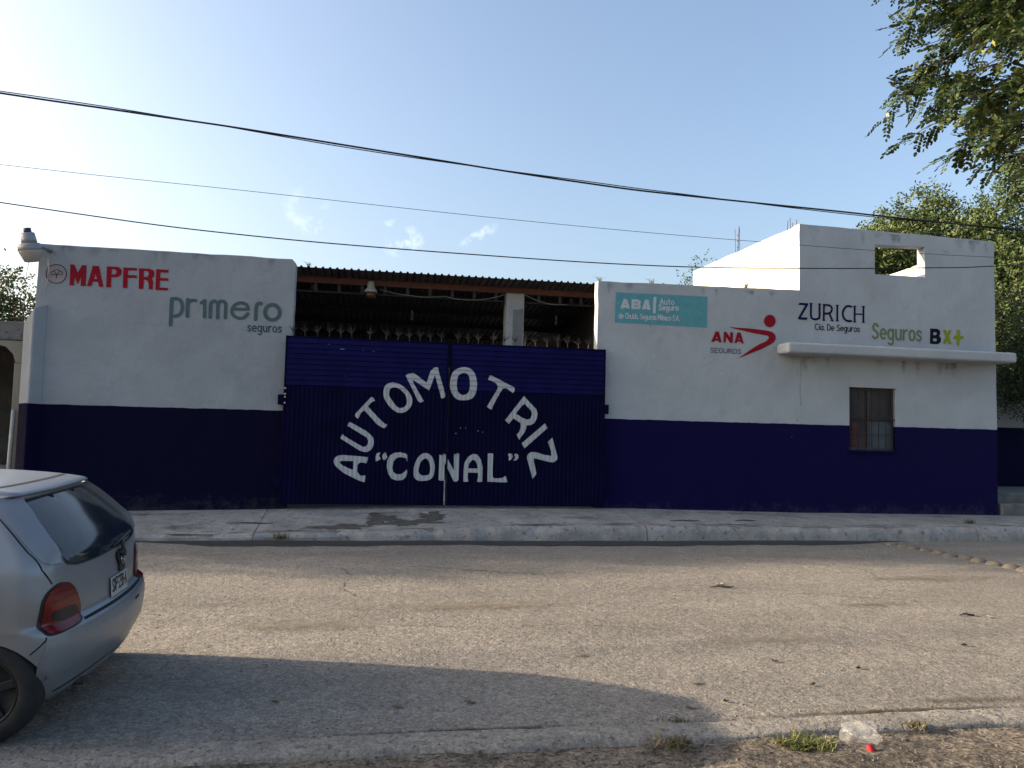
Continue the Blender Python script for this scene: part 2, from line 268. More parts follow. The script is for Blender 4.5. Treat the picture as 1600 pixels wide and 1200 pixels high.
WALL_SIGNS=[
('L','red','painted_letter',[('p',[(-5.028,4.251),(-4.971,4.252),(-4.908,4.12),(-4.852,4.249),(-4.783,4.25),(-4.776,3.906),(-4.856,3.904),(-4.853,4.054),(-4.899,3.923),(-4.952,4.051),(-4.956,3.906),(-5.023,3.905)])]),
('L','red','painted_letter',[('p',[(-4.687,4.25),(-4.593,4.249),(-4.506,3.905),(-4.575,3.906),(-4.595,3.985),(-4.67,3.988),(-4.693,3.909),(-4.758,3.907)]),('h',[(-4.637,4.114),(-4.611,4.032),(-4.658,4.032)])]),
('L','red','painted_letter',[('p',[(-4.472,4.252),(-4.303,4.254),(-4.254,4.226),(-4.238,4.175),(-4.251,4.115),(-4.301,4.083),(-4.395,4.077),(-4.391,3.906),(-4.467,3.904)]),('h',[(-4.394,4.21),(-4.341,4.21),(-4.316,4.17),(-4.337,4.125),(-4.395,4.124)])]),
('L','red','painted_letter',[('p',[(-4.22,4.25),(-4.007,4.251),(-4.008,4.211),(-4.144,4.203),(-4.143,4.128),(-4.004,4.13),(-4.001,4.086),(-4.143,4.078),(-4.139,3.908),(-4.21,3.909)])]),
('L','red','painted_letter',[('p',[(-3.976,4.25),(-3.804,4.253),(-3.748,4.227),(-3.732,4.176),(-3.74,4.124),(-3.771,4.092),(-3.745,4.042),(-3.746,3.909),(-3.81,3.908),(-3.812,3.994),(-3.835,4.051),(-3.891,4.066),(-3.894,3.906),(-3.963,3.908)]),('h',[(-3.898,4.21),(-3.836,4.207),(-3.816,4.164),(-3.838,4.113),(-3.896,4.114)])]),
('L','red','painted_letter',[('p',[(-3.708,4.252),(-3.514,4.253),(-3.515,4.204),(-3.639,4.2),(-3.64,4.11),(-3.51,4.109),(-3.508,4.066),(-3.64,4.063),(-3.64,3.947),(-3.508,3.949),(-3.511,3.903),(-3.704,3.902)])]),
('L','pink','painted_disc',[('p',[(-5.083,4.089),(-5.085,4.055),(-5.094,4.022),(-5.11,3.993),(-5.132,3.968),(-5.159,3.948),(-5.189,3.935),(-5.222,3.929),(-5.255,3.931),(-5.287,3.941),(-5.316,3.957),(-5.34,3.979),(-5.36,4.007),(-5.372,4.038),(-5.378,4.071),(-5.376,4.105),(-5.367,4.137),(-5.351,4.167),(-5.329,4.192),(-5.302,4.212),(-5.272,4.225),(-5.239,4.23),(-5.206,4.229),(-5.174,4.22),(-5.145,4.203),(-5.121,4.181),(-5.101,4.153),(-5.089,4.122)])]),
('L','maroon','painted_emblem',[('s',0.0115,[(-5.078,4.089),(-5.079,4.054),(-5.089,4.021),(-5.106,3.99),(-5.128,3.964),(-5.156,3.944),(-5.188,3.931),(-5.222,3.925),(-5.256,3.927),(-5.289,3.937),(-5.319,3.953),(-5.344,3.976),(-5.364,4.005),(-5.377,4.036),(-5.383,4.071),(-5.381,4.105),(-5.372,4.139),(-5.356,4.169),(-5.333,4.195),(-5.305,4.215),(-5.273,4.229),(-5.24,4.235),(-5.205,4.233),(-5.172,4.224),(-5.142,4.207),(-5.117,4.184),(-5.097,4.156),(-5.083,4.123),(-5.078,4.089)]),('s',0.01,[(-5.227,4.068),(-5.238,4.082),(-5.253,4.1),(-5.263,4.116),(-5.266,4.126),(-5.264,4.133),(-5.259,4.139),(-5.252,4.145),(-5.241,4.149),(-5.231,4.151),(-5.22,4.151),(-5.208,4.149),(-5.199,4.146),(-5.192,4.142),(-5.188,4.136),(-5.19,4.126),(-5.2,4.107),(-5.216,4.085),(-5.227,4.068)]),('s',0.0115,[(-5.227,4.068),(-5.223,4.008)]),('s',0.01,[(-5.227,4.068),(-5.243,4.066),(-5.264,4.063),(-5.283,4.062),(-5.294,4.066),(-5.301,4.073),(-5.306,4.081),(-5.308,4.09),(-5.306,4.099),(-5.302,4.107),(-5.295,4.114),(-5.285,4.12),(-5.277,4.124),(-5.27,4.122),(-5.264,4.119),(-5.261,4.116)]),('s',0.01,[(-5.227,4.068),(-5.21,4.068),(-5.185,4.067),(-5.164,4.068),(-5.151,4.072),(-5.143,4.078),(-5.138,4.085),(-5.139,4.096),(-5.144,4.109),(-5.15,4.12),(-5.157,4.126),(-5.166,4.129),(-5.174,4.131),(-5.18,4.131),(-5.185,4.128),(-5.188,4.126)])]),
('L','teal','painted_letter',[('s',0.0589,[(-3.439,3.769),(-3.438,3.331)]),('s',0.0561,[(-3.441,3.769),(-3.42,3.771),(-3.39,3.774),(-3.362,3.773),(-3.339,3.768),(-3.319,3.76),(-3.301,3.745),(-3.286,3.722),(-3.274,3.692),(-3.266,3.662),(-3.264,3.633),(-3.265,3.604),(-3.27,3.577),(-3.278,3.552),(-3.289,3.53),(-3.303,3.512),(-3.32,3.499),(-3.341,3.49),(-3.361,3.483),(-3.382,3.479),(-3.404,3.478),(-3.419,3.478)])]),
('L','teal','painted_letter',[('s',0.0619,[(-3.186,3.766),(-3.18,3.488)]),('s',0.0562,[(-3.18,3.695),(-3.176,3.707),(-3.17,3.724),(-3.161,3.739),(-3.15,3.748),(-3.137,3.754),(-3.122,3.758),(-3.101,3.759),(-3.078,3.759),(-3.062,3.758)])]),
('L','teal','painted_letter',[('s',0.0564,[(-2.968,3.724),(-2.918,3.766),(-2.906,3.491)])]),
('L','teal','painted_letter',[('s',0.0565,[(-2.818,3.487),(-2.819,3.548),(-2.821,3.633),(-2.82,3.7),(-2.814,3.732),(-2.805,3.745),(-2.794,3.754),(-2.782,3.763),(-2.768,3.766),(-2.754,3.765),(-2.74,3.758),(-2.726,3.746),(-2.715,3.734),(-2.709,3.73),(-2.706,3.724),(-2.704,3.699),(-2.702,3.633),(-2.7,3.547),(-2.699,3.485)]),('s',0.0566,[(-2.704,3.706),(-2.698,3.722),(-2.688,3.745),(-2.677,3.762),(-2.664,3.77),(-2.648,3.773),(-2.633,3.772),(-2.618,3.767),(-2.603,3.759),(-2.591,3.748),(-2.584,3.739),(-2.581,3.728),(-2.578,3.699),(-2.576,3.633),(-2.576,3.55),(-2.575,3.49)])]),
('L','teal','painted_letter',[('s',0.0511,[(-2.455,3.648),(-2.214,3.655)]),('s',0.0541,[(-2.214,3.655),(-2.216,3.67),(-2.22,3.691),(-2.227,3.71),(-2.239,3.725),(-2.254,3.737),(-2.272,3.746),(-2.295,3.754),(-2.321,3.758),(-2.348,3.757),(-2.375,3.75),(-2.403,3.739),(-2.428,3.721),(-2.449,3.694),(-2.466,3.661),(-2.476,3.63),(-2.477,3.604),(-2.47,3.58),(-2.46,3.559),(-2.447,3.541),(-2.43,3.526),(-2.411,3.514),(-2.39,3.504),(-2.366,3.496),(-2.343,3.493),(-2.32,3.494),(-2.297,3.5),(-2.275,3.511),(-2.253,3.533),(-2.231,3.56),(-2.216,3.58)])]),
('L','teal','painted_letter',[('s',0.0599,[(-2.086,3.49),(-2.086,3.549),(-2.086,3.631),(-2.084,3.696),(-2.081,3.727),(-2.075,3.742),(-2.067,3.752),(-2.055,3.761),(-2.04,3.766),(-2.027,3.768),(-2.019,3.768),(-2.014,3.766),(-2.01,3.765)])]),
('L','teal','painted_letter',[('s',0.0631,[(-1.696,3.63),(-1.698,3.601),(-1.706,3.573),(-1.719,3.547),(-1.737,3.526),(-1.76,3.509),(-1.785,3.498),(-1.812,3.494),(-1.839,3.496),(-1.865,3.504),(-1.888,3.518),(-1.908,3.538),(-1.924,3.562),(-1.934,3.589),(-1.938,3.617),(-1.936,3.646),(-1.929,3.674),(-1.915,3.699),(-1.897,3.721),(-1.875,3.738),(-1.85,3.748),(-1.823,3.753),(-1.796,3.751),(-1.77,3.743),(-1.746,3.729),(-1.726,3.709),(-1.71,3.685),(-1.7,3.658),(-1.696,3.63)])]),
('L','darkteal','painted_text',[('s',0.0185,[(-2.159,3.362),(-2.172,3.377),(-2.191,3.376),(-2.204,3.359),(-2.197,3.34),(-2.178,3.331),(-2.16,3.318),(-2.158,3.298),(-2.174,3.285),(-2.189,3.284),(-2.205,3.297)]),('s',0.0185,[(-2.126,3.332),(-2.069,3.334),(-2.068,3.336),(-2.073,3.356),(-2.083,3.371),(-2.095,3.379),(-2.109,3.377),(-2.12,3.367),(-2.127,3.35),(-2.128,3.329),(-2.124,3.309),(-2.114,3.294),(-2.102,3.285),(-2.088,3.286),(-2.077,3.296)]),('s',0.0185,[(-1.986,3.333),(-1.989,3.351),(-1.995,3.366),(-2.005,3.376),(-2.016,3.38),(-2.026,3.376),(-2.035,3.366),(-2.04,3.35),(-2.041,3.332),(-2.038,3.314),(-2.032,3.299),(-2.022,3.289),(-2.011,3.285),(-2.001,3.289),(-1.992,3.299),(-1.987,3.315),(-1.986,3.333)]),('s',0.0185,[(-1.985,3.38),(-1.98,3.264),(-1.992,3.237),(-2.018,3.234),(-2.035,3.245)]),('s',0.0186,[(-1.952,3.38),(-1.949,3.312),(-1.933,3.286),(-1.91,3.289),(-1.894,3.315)]),('s',0.0186,[(-1.897,3.381),(-1.893,3.286)]),('s',0.0186,[(-1.865,3.381),(-1.861,3.286)]),('s',0.0186,[(-1.863,3.344),(-1.85,3.376),(-1.826,3.382)]),('s',0.0186,[(-1.735,3.335),(-1.738,3.353),(-1.745,3.368),(-1.755,3.379),(-1.767,3.382),(-1.779,3.378),(-1.788,3.368),(-1.794,3.353),(-1.796,3.334),(-1.793,3.316),(-1.785,3.301),(-1.775,3.291),(-1.763,3.287),(-1.752,3.291),(-1.742,3.301),(-1.736,3.317),(-1.735,3.335)]),('s',0.0186,[(-1.66,3.366),(-1.674,3.381),(-1.693,3.381),(-1.706,3.364),(-1.699,3.345),(-1.68,3.335),(-1.662,3.322),(-1.66,3.302),(-1.675,3.289),(-1.691,3.288),(-1.707,3.301)])]),
('R','cyan','painted_panel',[('p',[(4.259,4.311),(6.05,4.326),(6.048,3.737),(4.247,3.746)])]),
('R','white','painted_letter',[('p',[(4.41,4.199),(4.476,4.196),(4.532,4.017),(4.461,4.019),(4.446,4.044),(4.419,4.019),(4.351,4.013)]),('h',[(4.445,4.116),(4.46,4.079),(4.429,4.081)])]),
('R','white','painted_letter',[('p',[(4.566,4.196),(4.698,4.198),(4.74,4.173),(4.741,4.132),(4.723,4.112),(4.745,4.08),(4.736,4.033),(4.694,4.016),(4.559,4.015)]),('h',[(4.617,4.145),(4.68,4.146),(4.681,4.128),(4.617,4.127)]),('h',[(4.615,4.085),(4.681,4.085),(4.678,4.067),(4.613,4.066)])]),
('R','white','painted_letter',[('p',[(4.824,4.203),(4.89,4.201),(4.935,4.015),(4.875,4.017),(4.856,4.037),(4.826,4.021),(4.763,4.014)]),('h',[(4.855,4.107),(4.87,4.073),(4.841,4.074)])]),
('R','white','painted_bar',[('p',[(4.99,4.264),(5.044,4.265),(5.033,3.962),(4.976,3.961)])]),
('R','white','painted_text',[('s',0.0208,[(5.119,4.133),(5.15,4.236),(5.184,4.134)]),('s',0.0208,[(5.131,4.17),(5.17,4.171)]),('s',0.0208,[(5.207,4.202),(5.207,4.153),(5.22,4.135),(5.24,4.137),(5.255,4.156)]),('s',0.0208,[(5.254,4.203),(5.255,4.135)]),('s',0.0208,[(5.294,4.234),(5.295,4.146),(5.311,4.136)]),('s',0.0208,[(5.278,4.203),(5.313,4.204)]),('s',0.0209,[(5.389,4.172),(5.387,4.185),(5.381,4.195),(5.372,4.203),(5.362,4.205),(5.353,4.202),(5.344,4.195),(5.339,4.184),(5.337,4.171),(5.339,4.158),(5.345,4.147),(5.353,4.14),(5.363,4.137),(5.373,4.14),(5.382,4.147),(5.387,4.159),(5.389,4.172)])]),
('R','white','painted_text',[('s',0.0208,[(5.143,4.103),(5.129,4.119),(5.11,4.118),(5.096,4.1),(5.103,4.08),(5.122,4.071),(5.14,4.058),(5.141,4.037),(5.125,4.023),(5.109,4.021),(5.093,4.034)]),('s',0.0208,[(5.167,4.056),(5.214,4.059),(5.215,4.06),(5.211,4.074),(5.204,4.084),(5.193,4.089),(5.182,4.088),(5.172,4.08),(5.166,4.068),(5.165,4.054),(5.168,4.04),(5.175,4.03),(5.185,4.024),(5.196,4.025),(5.206,4.032)]),('s',0.0208,[(5.279,4.06),(5.277,4.072),(5.272,4.082),(5.265,4.089),(5.256,4.091),(5.247,4.089),(5.239,4.081),(5.234,4.071),(5.233,4.058),(5.235,4.046),(5.24,4.035),(5.247,4.028),(5.256,4.026),(5.265,4.029),(5.273,4.036),(5.278,4.047),(5.279,4.06)]),('s',0.0208,[(5.281,4.092),(5.282,4.012),(5.272,3.993),(5.249,3.99),(5.236,3.998)]),('s',0.0208,[(5.304,4.093),(5.305,4.046),(5.318,4.028),(5.336,4.031),(5.351,4.049)]),('s',0.0208,[(5.351,4.095),(5.351,4.029)]),('s',0.0209,[(5.373,4.096),(5.373,4.03)]),('s',0.0209,[(5.373,4.07),(5.385,4.092),(5.405,4.097)]),('s',0.0209,[(5.476,4.066),(5.474,4.079),(5.468,4.089),(5.46,4.096),(5.45,4.098),(5.44,4.095),(5.432,4.088),(5.427,4.077),(5.425,4.065),(5.427,4.052),(5.433,4.042),(5.441,4.035),(5.451,4.033),(5.46,4.035),(5.468,4.043),(5.474,4.054),(5.476,4.066)])]),
('R','white','painted_text',[('s',0.016,[(4.361,3.928),(4.362,3.833)]),('s',0.016,[(4.36,3.864),(4.358,3.876),(4.354,3.886),(4.349,3.893),(4.342,3.896),(4.335,3.893),(4.33,3.886),(4.326,3.876),(4.325,3.864),(4.326,3.852),(4.33,3.842),(4.336,3.836),(4.343,3.833),(4.35,3.836),(4.355,3.842),(4.359,3.853),(4.36,3.864)]),('s',0.016,[(4.375,3.865),(4.411,3.866),(4.412,3.867),(4.409,3.88),(4.403,3.89),(4.395,3.895),(4.387,3.894),(4.38,3.888),(4.375,3.876),(4.374,3.863),(4.376,3.85),(4.382,3.839),(4.39,3.834),(4.398,3.834),(4.405,3.841)]),('s',0.016,[(4.488,3.917),(4.479,3.926),(4.47,3.928),(4.46,3.924),(4.453,3.913),(4.448,3.898),(4.446,3.881),(4.448,3.863),(4.454,3.848),(4.462,3.838),(4.471,3.834),(4.481,3.836),(4.489,3.845)]),('s',0.016,[(4.498,3.928),(4.5,3.834)]),('s',0.016,[(4.499,3.876),(4.511,3.896),(4.527,3.894),(4.535,3.877),(4.535,3.834)]),('s',0.016,[(4.547,3.896),(4.548,3.851),(4.558,3.834),(4.572,3.836),(4.583,3.853)]),('s',0.0161,[(4.583,3.897),(4.583,3.834)]),('s',0.0161,[(4.592,3.929),(4.593,3.834)]),('s',0.0161,[(4.63,3.866),(4.628,3.877),(4.624,3.888),(4.618,3.894),(4.612,3.897),(4.605,3.894),(4.599,3.887),(4.595,3.877),(4.594,3.865),(4.596,3.853),(4.6,3.843),(4.606,3.837),(4.612,3.834),(4.619,3.837),(4.625,3.843),(4.629,3.854),(4.63,3.866)]),('s',0.0161,[(4.64,3.929),(4.641,3.834)]),('s',0.0161,[(4.678,3.866),(4.677,3.878),(4.673,3.888),(4.667,3.895),(4.66,3.897),(4.653,3.895),(4.647,3.888),(4.644,3.878),(4.643,3.866),(4.644,3.854),(4.648,3.843),(4.654,3.837),(4.661,3.834),(4.668,3.837),(4.673,3.844),(4.677,3.854),(4.678,3.866)]),('s',0.0161,[(4.696,3.839),(4.692,3.821)]),('s',0.0161,[(4.772,3.913),(4.761,3.928),(4.747,3.928),(4.736,3.911),(4.741,3.892),(4.756,3.882),(4.77,3.869),(4.771,3.849),(4.759,3.836),(4.746,3.835),(4.734,3.848)]),('s',0.0161,[(4.785,3.866),(4.822,3.868),(4.823,3.869),(4.82,3.882),(4.814,3.892),(4.806,3.897),(4.797,3.896),(4.79,3.889),(4.785,3.878),(4.784,3.865),(4.786,3.851),(4.792,3.841),(4.8,3.835),(4.809,3.836),(4.816,3.842)]),('s',0.0161,[(4.867,3.866),(4.866,3.878),(4.862,3.889),(4.856,3.895),(4.849,3.898),(4.842,3.895),(4.836,3.888),(4.833,3.878),(4.832,3.866),(4.833,3.854),(4.837,3.844),(4.843,3.837),(4.85,3.835),(4.857,3.837),(4.862,3.844),(4.866,3.854),(4.867,3.866)]),('s',0.0161,[(4.868,3.898),(4.869,3.821),(4.862,3.803),(4.845,3.801),(4.834,3.808)]),('s',0.0161,[(4.881,3.898),(4.882,3.852),(4.892,3.835),(4.906,3.837),(4.918,3.854)]),('s',0.0161,[(4.917,3.898),(4.918,3.835)]),('s',0.0161,[(4.929,3.898),(4.93,3.835)]),('s',0.0161,[(4.93,3.873),(4.939,3.894),(4.954,3.898)]),('s',0.0161,[(5.004,3.867),(5.002,3.879),(4.998,3.889),(4.991,3.896),(4.984,3.898),(4.976,3.896),(4.97,3.889),(4.966,3.879),(4.965,3.867),(4.966,3.855),(4.971,3.845),(4.977,3.838),(4.984,3.835),(4.992,3.838),(4.998,3.845),(5.002,3.855),(5.004,3.867)]),('s',0.0161,[(5.044,3.887),(5.035,3.897),(5.023,3.897),(5.014,3.886),(5.018,3.873),(5.03,3.867),(5.042,3.858),(5.043,3.845),(5.033,3.836),(5.022,3.836),(5.013,3.844)]),('s',0.0161,[(5.08,3.836),(5.083,3.931),(5.107,3.869),(5.129,3.931),(5.134,3.836)]),('s',0.0162,[(5.144,3.868),(5.181,3.869),(5.182,3.87),(5.179,3.884),(5.173,3.894),(5.165,3.899),(5.156,3.898),(5.149,3.891),(5.144,3.88),(5.143,3.866),(5.145,3.853),(5.151,3.842),(5.159,3.837),(5.168,3.837),(5.175,3.844)]),('s',0.0162,[(5.158,3.916),(5.171,3.932)]),('s',0.0162,[(5.19,3.899),(5.226,3.836)]),('s',0.0162,[(5.225,3.899),(5.191,3.836)]),('s',0.0162,[(5.237,3.899),(5.238,3.836)]),('s',0.0162,[(5.283,3.892),(5.275,3.899),(5.266,3.899),(5.257,3.893),(5.252,3.882),(5.25,3.868),(5.252,3.854),(5.258,3.843),(5.266,3.837),(5.275,3.837),(5.284,3.844)]),('s',0.0162,[(5.335,3.868),(5.333,3.88),(5.329,3.891),(5.322,3.897),(5.315,3.9),(5.307,3.897),(5.301,3.89),(5.297,3.88),(5.296,3.868),(5.297,3.856),(5.302,3.846),(5.308,3.839),(5.316,3.837),(5.323,3.839),(5.329,3.846),(5.333,3.856),(5.335,3.868)]),('s',0.0162,[(5.409,3.915),(5.398,3.931),(5.383,3.931),(5.372,3.913),(5.377,3.894),(5.393,3.885),(5.407,3.871),(5.408,3.851),(5.395,3.838),(5.382,3.837),(5.37,3.85)]),('s',0.0162,[(5.424,3.837),(5.425,3.84)]),('s',0.0162,[(5.437,3.837),(5.46,3.933),(5.486,3.837)]),('s',0.0162,[(5.446,3.872),(5.476,3.872)]),('s',0.0162,[(5.498,3.837),(5.498,3.84)])]),
('R','red','painted_letter',[('p',[(6.222,3.674),(6.287,3.675),(6.347,3.471),(6.294,3.47),(6.279,3.5),(6.21,3.499),(6.193,3.474),(6.134,3.472)]),('h',[(6.248,3.583),(6.266,3.541),(6.223,3.542)])]),
('R','red','painted_letter',[('p',[(6.386,3.674),(6.439,3.677),(6.513,3.574),(6.518,3.675),(6.575,3.676),(6.571,3.47),(6.514,3.47),(6.436,3.581),(6.426,3.476),(6.381,3.472)])]),
('R','red','painted_letter',[('p',[(6.66,3.677),(6.726,3.677),(6.792,3.471),(6.743,3.472),(6.723,3.503),(6.661,3.504),(6.65,3.474),(6.602,3.471)]),('h',[(6.698,3.584),(6.718,3.541),(6.681,3.539)])]),
('R','red','painted_emblem',[('p',[(6.489,3.772),(6.51,3.772),(6.55,3.77),(6.603,3.768),(6.671,3.767),(6.752,3.766),(6.83,3.765),(6.901,3.763),(6.969,3.76),(7.036,3.756),(7.105,3.752),(7.173,3.746),(7.231,3.741),(7.274,3.737),(7.306,3.733),(7.335,3.728),(7.362,3.719),(7.385,3.708),(7.404,3.695),(7.42,3.681),(7.431,3.665),(7.439,3.648),(7.444,3.631),(7.447,3.614),(7.445,3.595),(7.439,3.575),(7.43,3.554),(7.416,3.534),(7.4,3.518),(7.379,3.503),(7.347,3.483),(7.297,3.454),(7.236,3.421),(7.175,3.39),(7.118,3.364),(7.06,3.341),(7.003,3.318),(6.946,3.294),(6.889,3.27),(6.833,3.247),(6.77,3.22),(6.708,3.195),(6.676,3.184),(6.692,3.196),(6.737,3.224),(6.787,3.256),(6.836,3.291),(6.89,3.33),(6.946,3.369),(7.004,3.406),(7.064,3.442),(7.117,3.473),(7.162,3.494),(7.2,3.51),(7.232,3.526),(7.257,3.544),(7.275,3.562),(7.289,3.577),(7.298,3.59),(7.302,3.6),(7.303,3.61),(7.3,3.621),(7.293,3.631),(7.283,3.639),(7.275,3.643),(7.263,3.646),(7.231,3.65),(7.166,3.657),(7.081,3.667),(7.002,3.677),(6.94,3.686),(6.885,3.696),(6.83,3.706),(6.771,3.716),(6.711,3.726),(6.66,3.735),(6.619,3.743),(6.586,3.751),(6.557,3.757),(6.526,3.763),(6.497,3.769)]),('p',[(7.443,3.932),(7.44,3.905),(7.431,3.879),(7.417,3.856),(7.398,3.836),(7.375,3.82),(7.35,3.81),(7.323,3.806),(7.296,3.807),(7.271,3.815),(7.248,3.828),(7.229,3.847),(7.215,3.869),(7.206,3.894),(7.203,3.92),(7.206,3.947),(7.215,3.973),(7.229,3.997),(7.248,4.017),(7.27,4.033),(7.296,4.043),(7.323,4.047),(7.349,4.046),(7.375,4.038),(7.398,4.025),(7.417,4.006),(7.431,3.984),(7.44,3.959)])]),
('R','plum','painted_text',[('s',0.0116,[(6.183,3.342),(6.167,3.355),(6.145,3.355),(6.129,3.341),(6.136,3.324),(6.158,3.316),(6.179,3.304),(6.181,3.287),(6.162,3.275),(6.143,3.274),(6.125,3.286)]),('s',0.0116,[(6.271,3.357),(6.21,3.357),(6.211,3.274),(6.272,3.274)]),('s',0.0116,[(6.211,3.316),(6.262,3.315)]),('s',0.0116,[(6.366,3.344),(6.344,3.357),(6.317,3.357),(6.298,3.34),(6.298,3.291),(6.318,3.274),(6.347,3.274),(6.366,3.286),(6.366,3.314),(6.338,3.314)]),('s',0.0116,[(6.392,3.357),(6.393,3.289),(6.408,3.274),(6.444,3.274),(6.459,3.288),(6.458,3.356)]),('s',0.0116,[(6.485,3.274),(6.485,3.356),(6.531,3.356),(6.546,3.346),(6.546,3.325),(6.532,3.315),(6.485,3.315)]),('s',0.0116,[(6.522,3.315),(6.551,3.273)]),('s',0.0116,[(6.592,3.356),(6.629,3.356),(6.646,3.344),(6.646,3.285),(6.629,3.273),(6.593,3.273),(6.578,3.286),(6.578,3.344),(6.592,3.356)]),('s',0.0117,[(6.734,3.341),(6.718,3.354),(6.695,3.354),(6.678,3.339),(6.686,3.323),(6.708,3.314),(6.729,3.303),(6.731,3.285),(6.712,3.274),(6.693,3.273),(6.675,3.285)])]),
('R','navy','painted_letter',[('p',[(7.939,4.312),(8.125,4.311),(8.118,4.275),(7.968,4.03),(8.113,4.031),(8.086,3.984),(7.906,3.988),(7.916,4.03),(8.059,4.266),(7.957,4.271),(7.91,4.267)])]),
('R','navy','painted_letter',[('s',0.0411,[(8.181,4.305),(8.18,4.243),(8.178,4.156),(8.179,4.087),(8.183,4.052),(8.191,4.035),(8.203,4.023),(8.222,4.012),(8.245,4.007),(8.268,4.006),(8.293,4.01),(8.319,4.017),(8.339,4.027),(8.351,4.034),(8.357,4.044),(8.361,4.074),(8.362,4.146),(8.362,4.239),(8.361,4.306)]),('s',0.0152,[(8.157,4.308),(8.21,4.309)]),('s',0.0152,[(8.335,4.307),(8.387,4.307)])]),
('R','navy','painted_letter',[('s',0.0391,[(8.455,4.3),(8.448,4.002)]),('s',0.0391,[(8.458,4.295),(8.488,4.296),(8.53,4.298),(8.565,4.295),(8.588,4.285),(8.605,4.272),(8.616,4.257),(8.623,4.244),(8.624,4.229),(8.622,4.214),(8.616,4.193),(8.606,4.172),(8.591,4.154),(8.569,4.143),(8.542,4.136),(8.517,4.131),(8.494,4.129),(8.473,4.128),(8.458,4.128)]),('s',0.0391,[(8.571,4.129),(8.63,4.002)]),('s',0.0152,[(8.428,4.308),(8.506,4.307)]),('s',0.0152,[(8.424,3.995),(8.479,3.996)]),('s',0.0152,[(8.594,3.996),(8.659,3.995)])]),
('R','navy','painted_letter',[('s',0.0392,[(8.737,4.296),(8.735,4.005)]),('s',0.0152,[(8.708,4.304),(8.768,4.305)]),('s',0.0152,[(8.705,3.997),(8.767,3.998)])]),
('R','navy','painted_letter',[('s',0.0415,[(9.034,4.293),(9.014,4.297),(8.987,4.302),(8.96,4.301),(8.936,4.291),(8.913,4.276),(8.893,4.255),(8.876,4.227),(8.861,4.193),(8.853,4.16),(8.855,4.127),(8.862,4.095),(8.875,4.067),(8.89,4.045),(8.91,4.026),(8.934,4.013),(8.968,4.008),(9.006,4.008),(9.033,4.009)])]),
('R','navy','painted_letter',[('s',0.0394,[(9.11,4.3),(9.108,4.004)]),('s',0.0395,[(9.3,4.304),(9.295,4.006)]),('s',0.0241,[(9.109,4.151),(9.299,4.158)]),('s',0.0153,[(9.077,4.307),(9.142,4.307)]),('s',0.0153,[(9.267,4.308),(9.331,4.309)]),('s',0.0153,[(9.078,3.995),(9.141,3.996)]),('s',0.0153,[(9.265,3.997),(9.327,3.998)])]),
('R','black','painted_text',[('s',0.0152,[(8.33,3.907),(8.317,3.917),(8.303,3.92),(8.29,3.915),(8.278,3.902),(8.271,3.884),(8.268,3.863),(8.271,3.842),(8.278,3.824),(8.29,3.811),(8.303,3.806),(8.317,3.809),(8.33,3.819)]),('s',0.0152,[(8.356,3.881),(8.356,3.806)]),('s',0.0152,[(8.355,3.904),(8.367,3.92)]),('s',0.0152,[(8.432,3.844),(8.43,3.858),(8.425,3.87),(8.416,3.879),(8.406,3.881),(8.397,3.879),(8.388,3.87),(8.383,3.858),(8.381,3.844),(8.382,3.829),(8.388,3.817),(8.396,3.809),(8.406,3.806),(8.416,3.809),(8.425,3.817),(8.43,3.829),(8.432,3.844)]),('s',0.0152,[(8.435,3.882),(8.434,3.806)]),('s',0.0152,[(8.46,3.806),(8.462,3.809)]),('s',0.0152,[(8.526,3.806),(8.527,3.921),(8.562,3.919),(8.588,3.886),(8.588,3.84),(8.562,3.808),(8.526,3.806)]),('s',0.0152,[(8.612,3.844),(8.666,3.846),(8.667,3.847),(8.663,3.863),(8.654,3.875),(8.643,3.881),(8.63,3.88),(8.619,3.872),(8.612,3.858),(8.61,3.842),(8.613,3.826),(8.621,3.813),(8.633,3.807),(8.645,3.807),(8.656,3.815)]),('s',0.0152,[(8.786,3.901),(8.77,3.919),(8.749,3.919),(8.732,3.898),(8.739,3.875),(8.761,3.864),(8.781,3.848),(8.782,3.824),(8.764,3.807),(8.745,3.806),(8.728,3.822)]),('s',0.0152,[(8.809,3.844),(8.862,3.846),(8.863,3.848),(8.859,3.864),(8.851,3.876),(8.839,3.882),(8.827,3.881),(8.816,3.872),(8.809,3.859),(8.806,3.842),(8.81,3.826),(8.818,3.814),(8.829,3.807),(8.842,3.808),(8.853,3.815)]),('s',0.0153,[(8.933,3.844),(8.931,3.859),(8.926,3.871),(8.917,3.88),(8.907,3.882),(8.897,3.879),(8.889,3.871),(8.883,3.859),(8.881,3.844),(8.883,3.83),(8.889,3.817),(8.897,3.809),(8.907,3.806),(8.917,3.809),(8.926,3.818),(8.931,3.83),(8.933,3.844)]),('s',0.0153,[(8.936,3.882),(8.935,3.789),(8.923,3.767),(8.899,3.765),(8.883,3.774)]),('s',0.0153,[(8.96,3.883),(8.959,3.827),(8.974,3.806),(8.995,3.809),(9.012,3.83)]),('s',0.0153,[(9.012,3.883),(9.012,3.806)]),('s',0.0153,[(9.035,3.883),(9.034,3.806)]),('s',0.0153,[(9.035,3.853),(9.049,3.878),(9.072,3.883)]),('s',0.0153,[(9.148,3.845),(9.146,3.859),(9.14,3.872),(9.13,3.88),(9.119,3.883),(9.108,3.88),(9.099,3.872),(9.093,3.859),(9.091,3.845),(9.093,3.83),(9.099,3.818),(9.108,3.809),(9.119,3.807),(9.13,3.809),(9.139,3.818),(9.146,3.83),(9.148,3.845)]),('s',0.0153,[(9.212,3.869),(9.2,3.881),(9.182,3.881),(9.169,3.868),(9.175,3.852),(9.192,3.845),(9.209,3.834),(9.21,3.818),(9.194,3.807),(9.179,3.807),(9.165,3.817)])]),
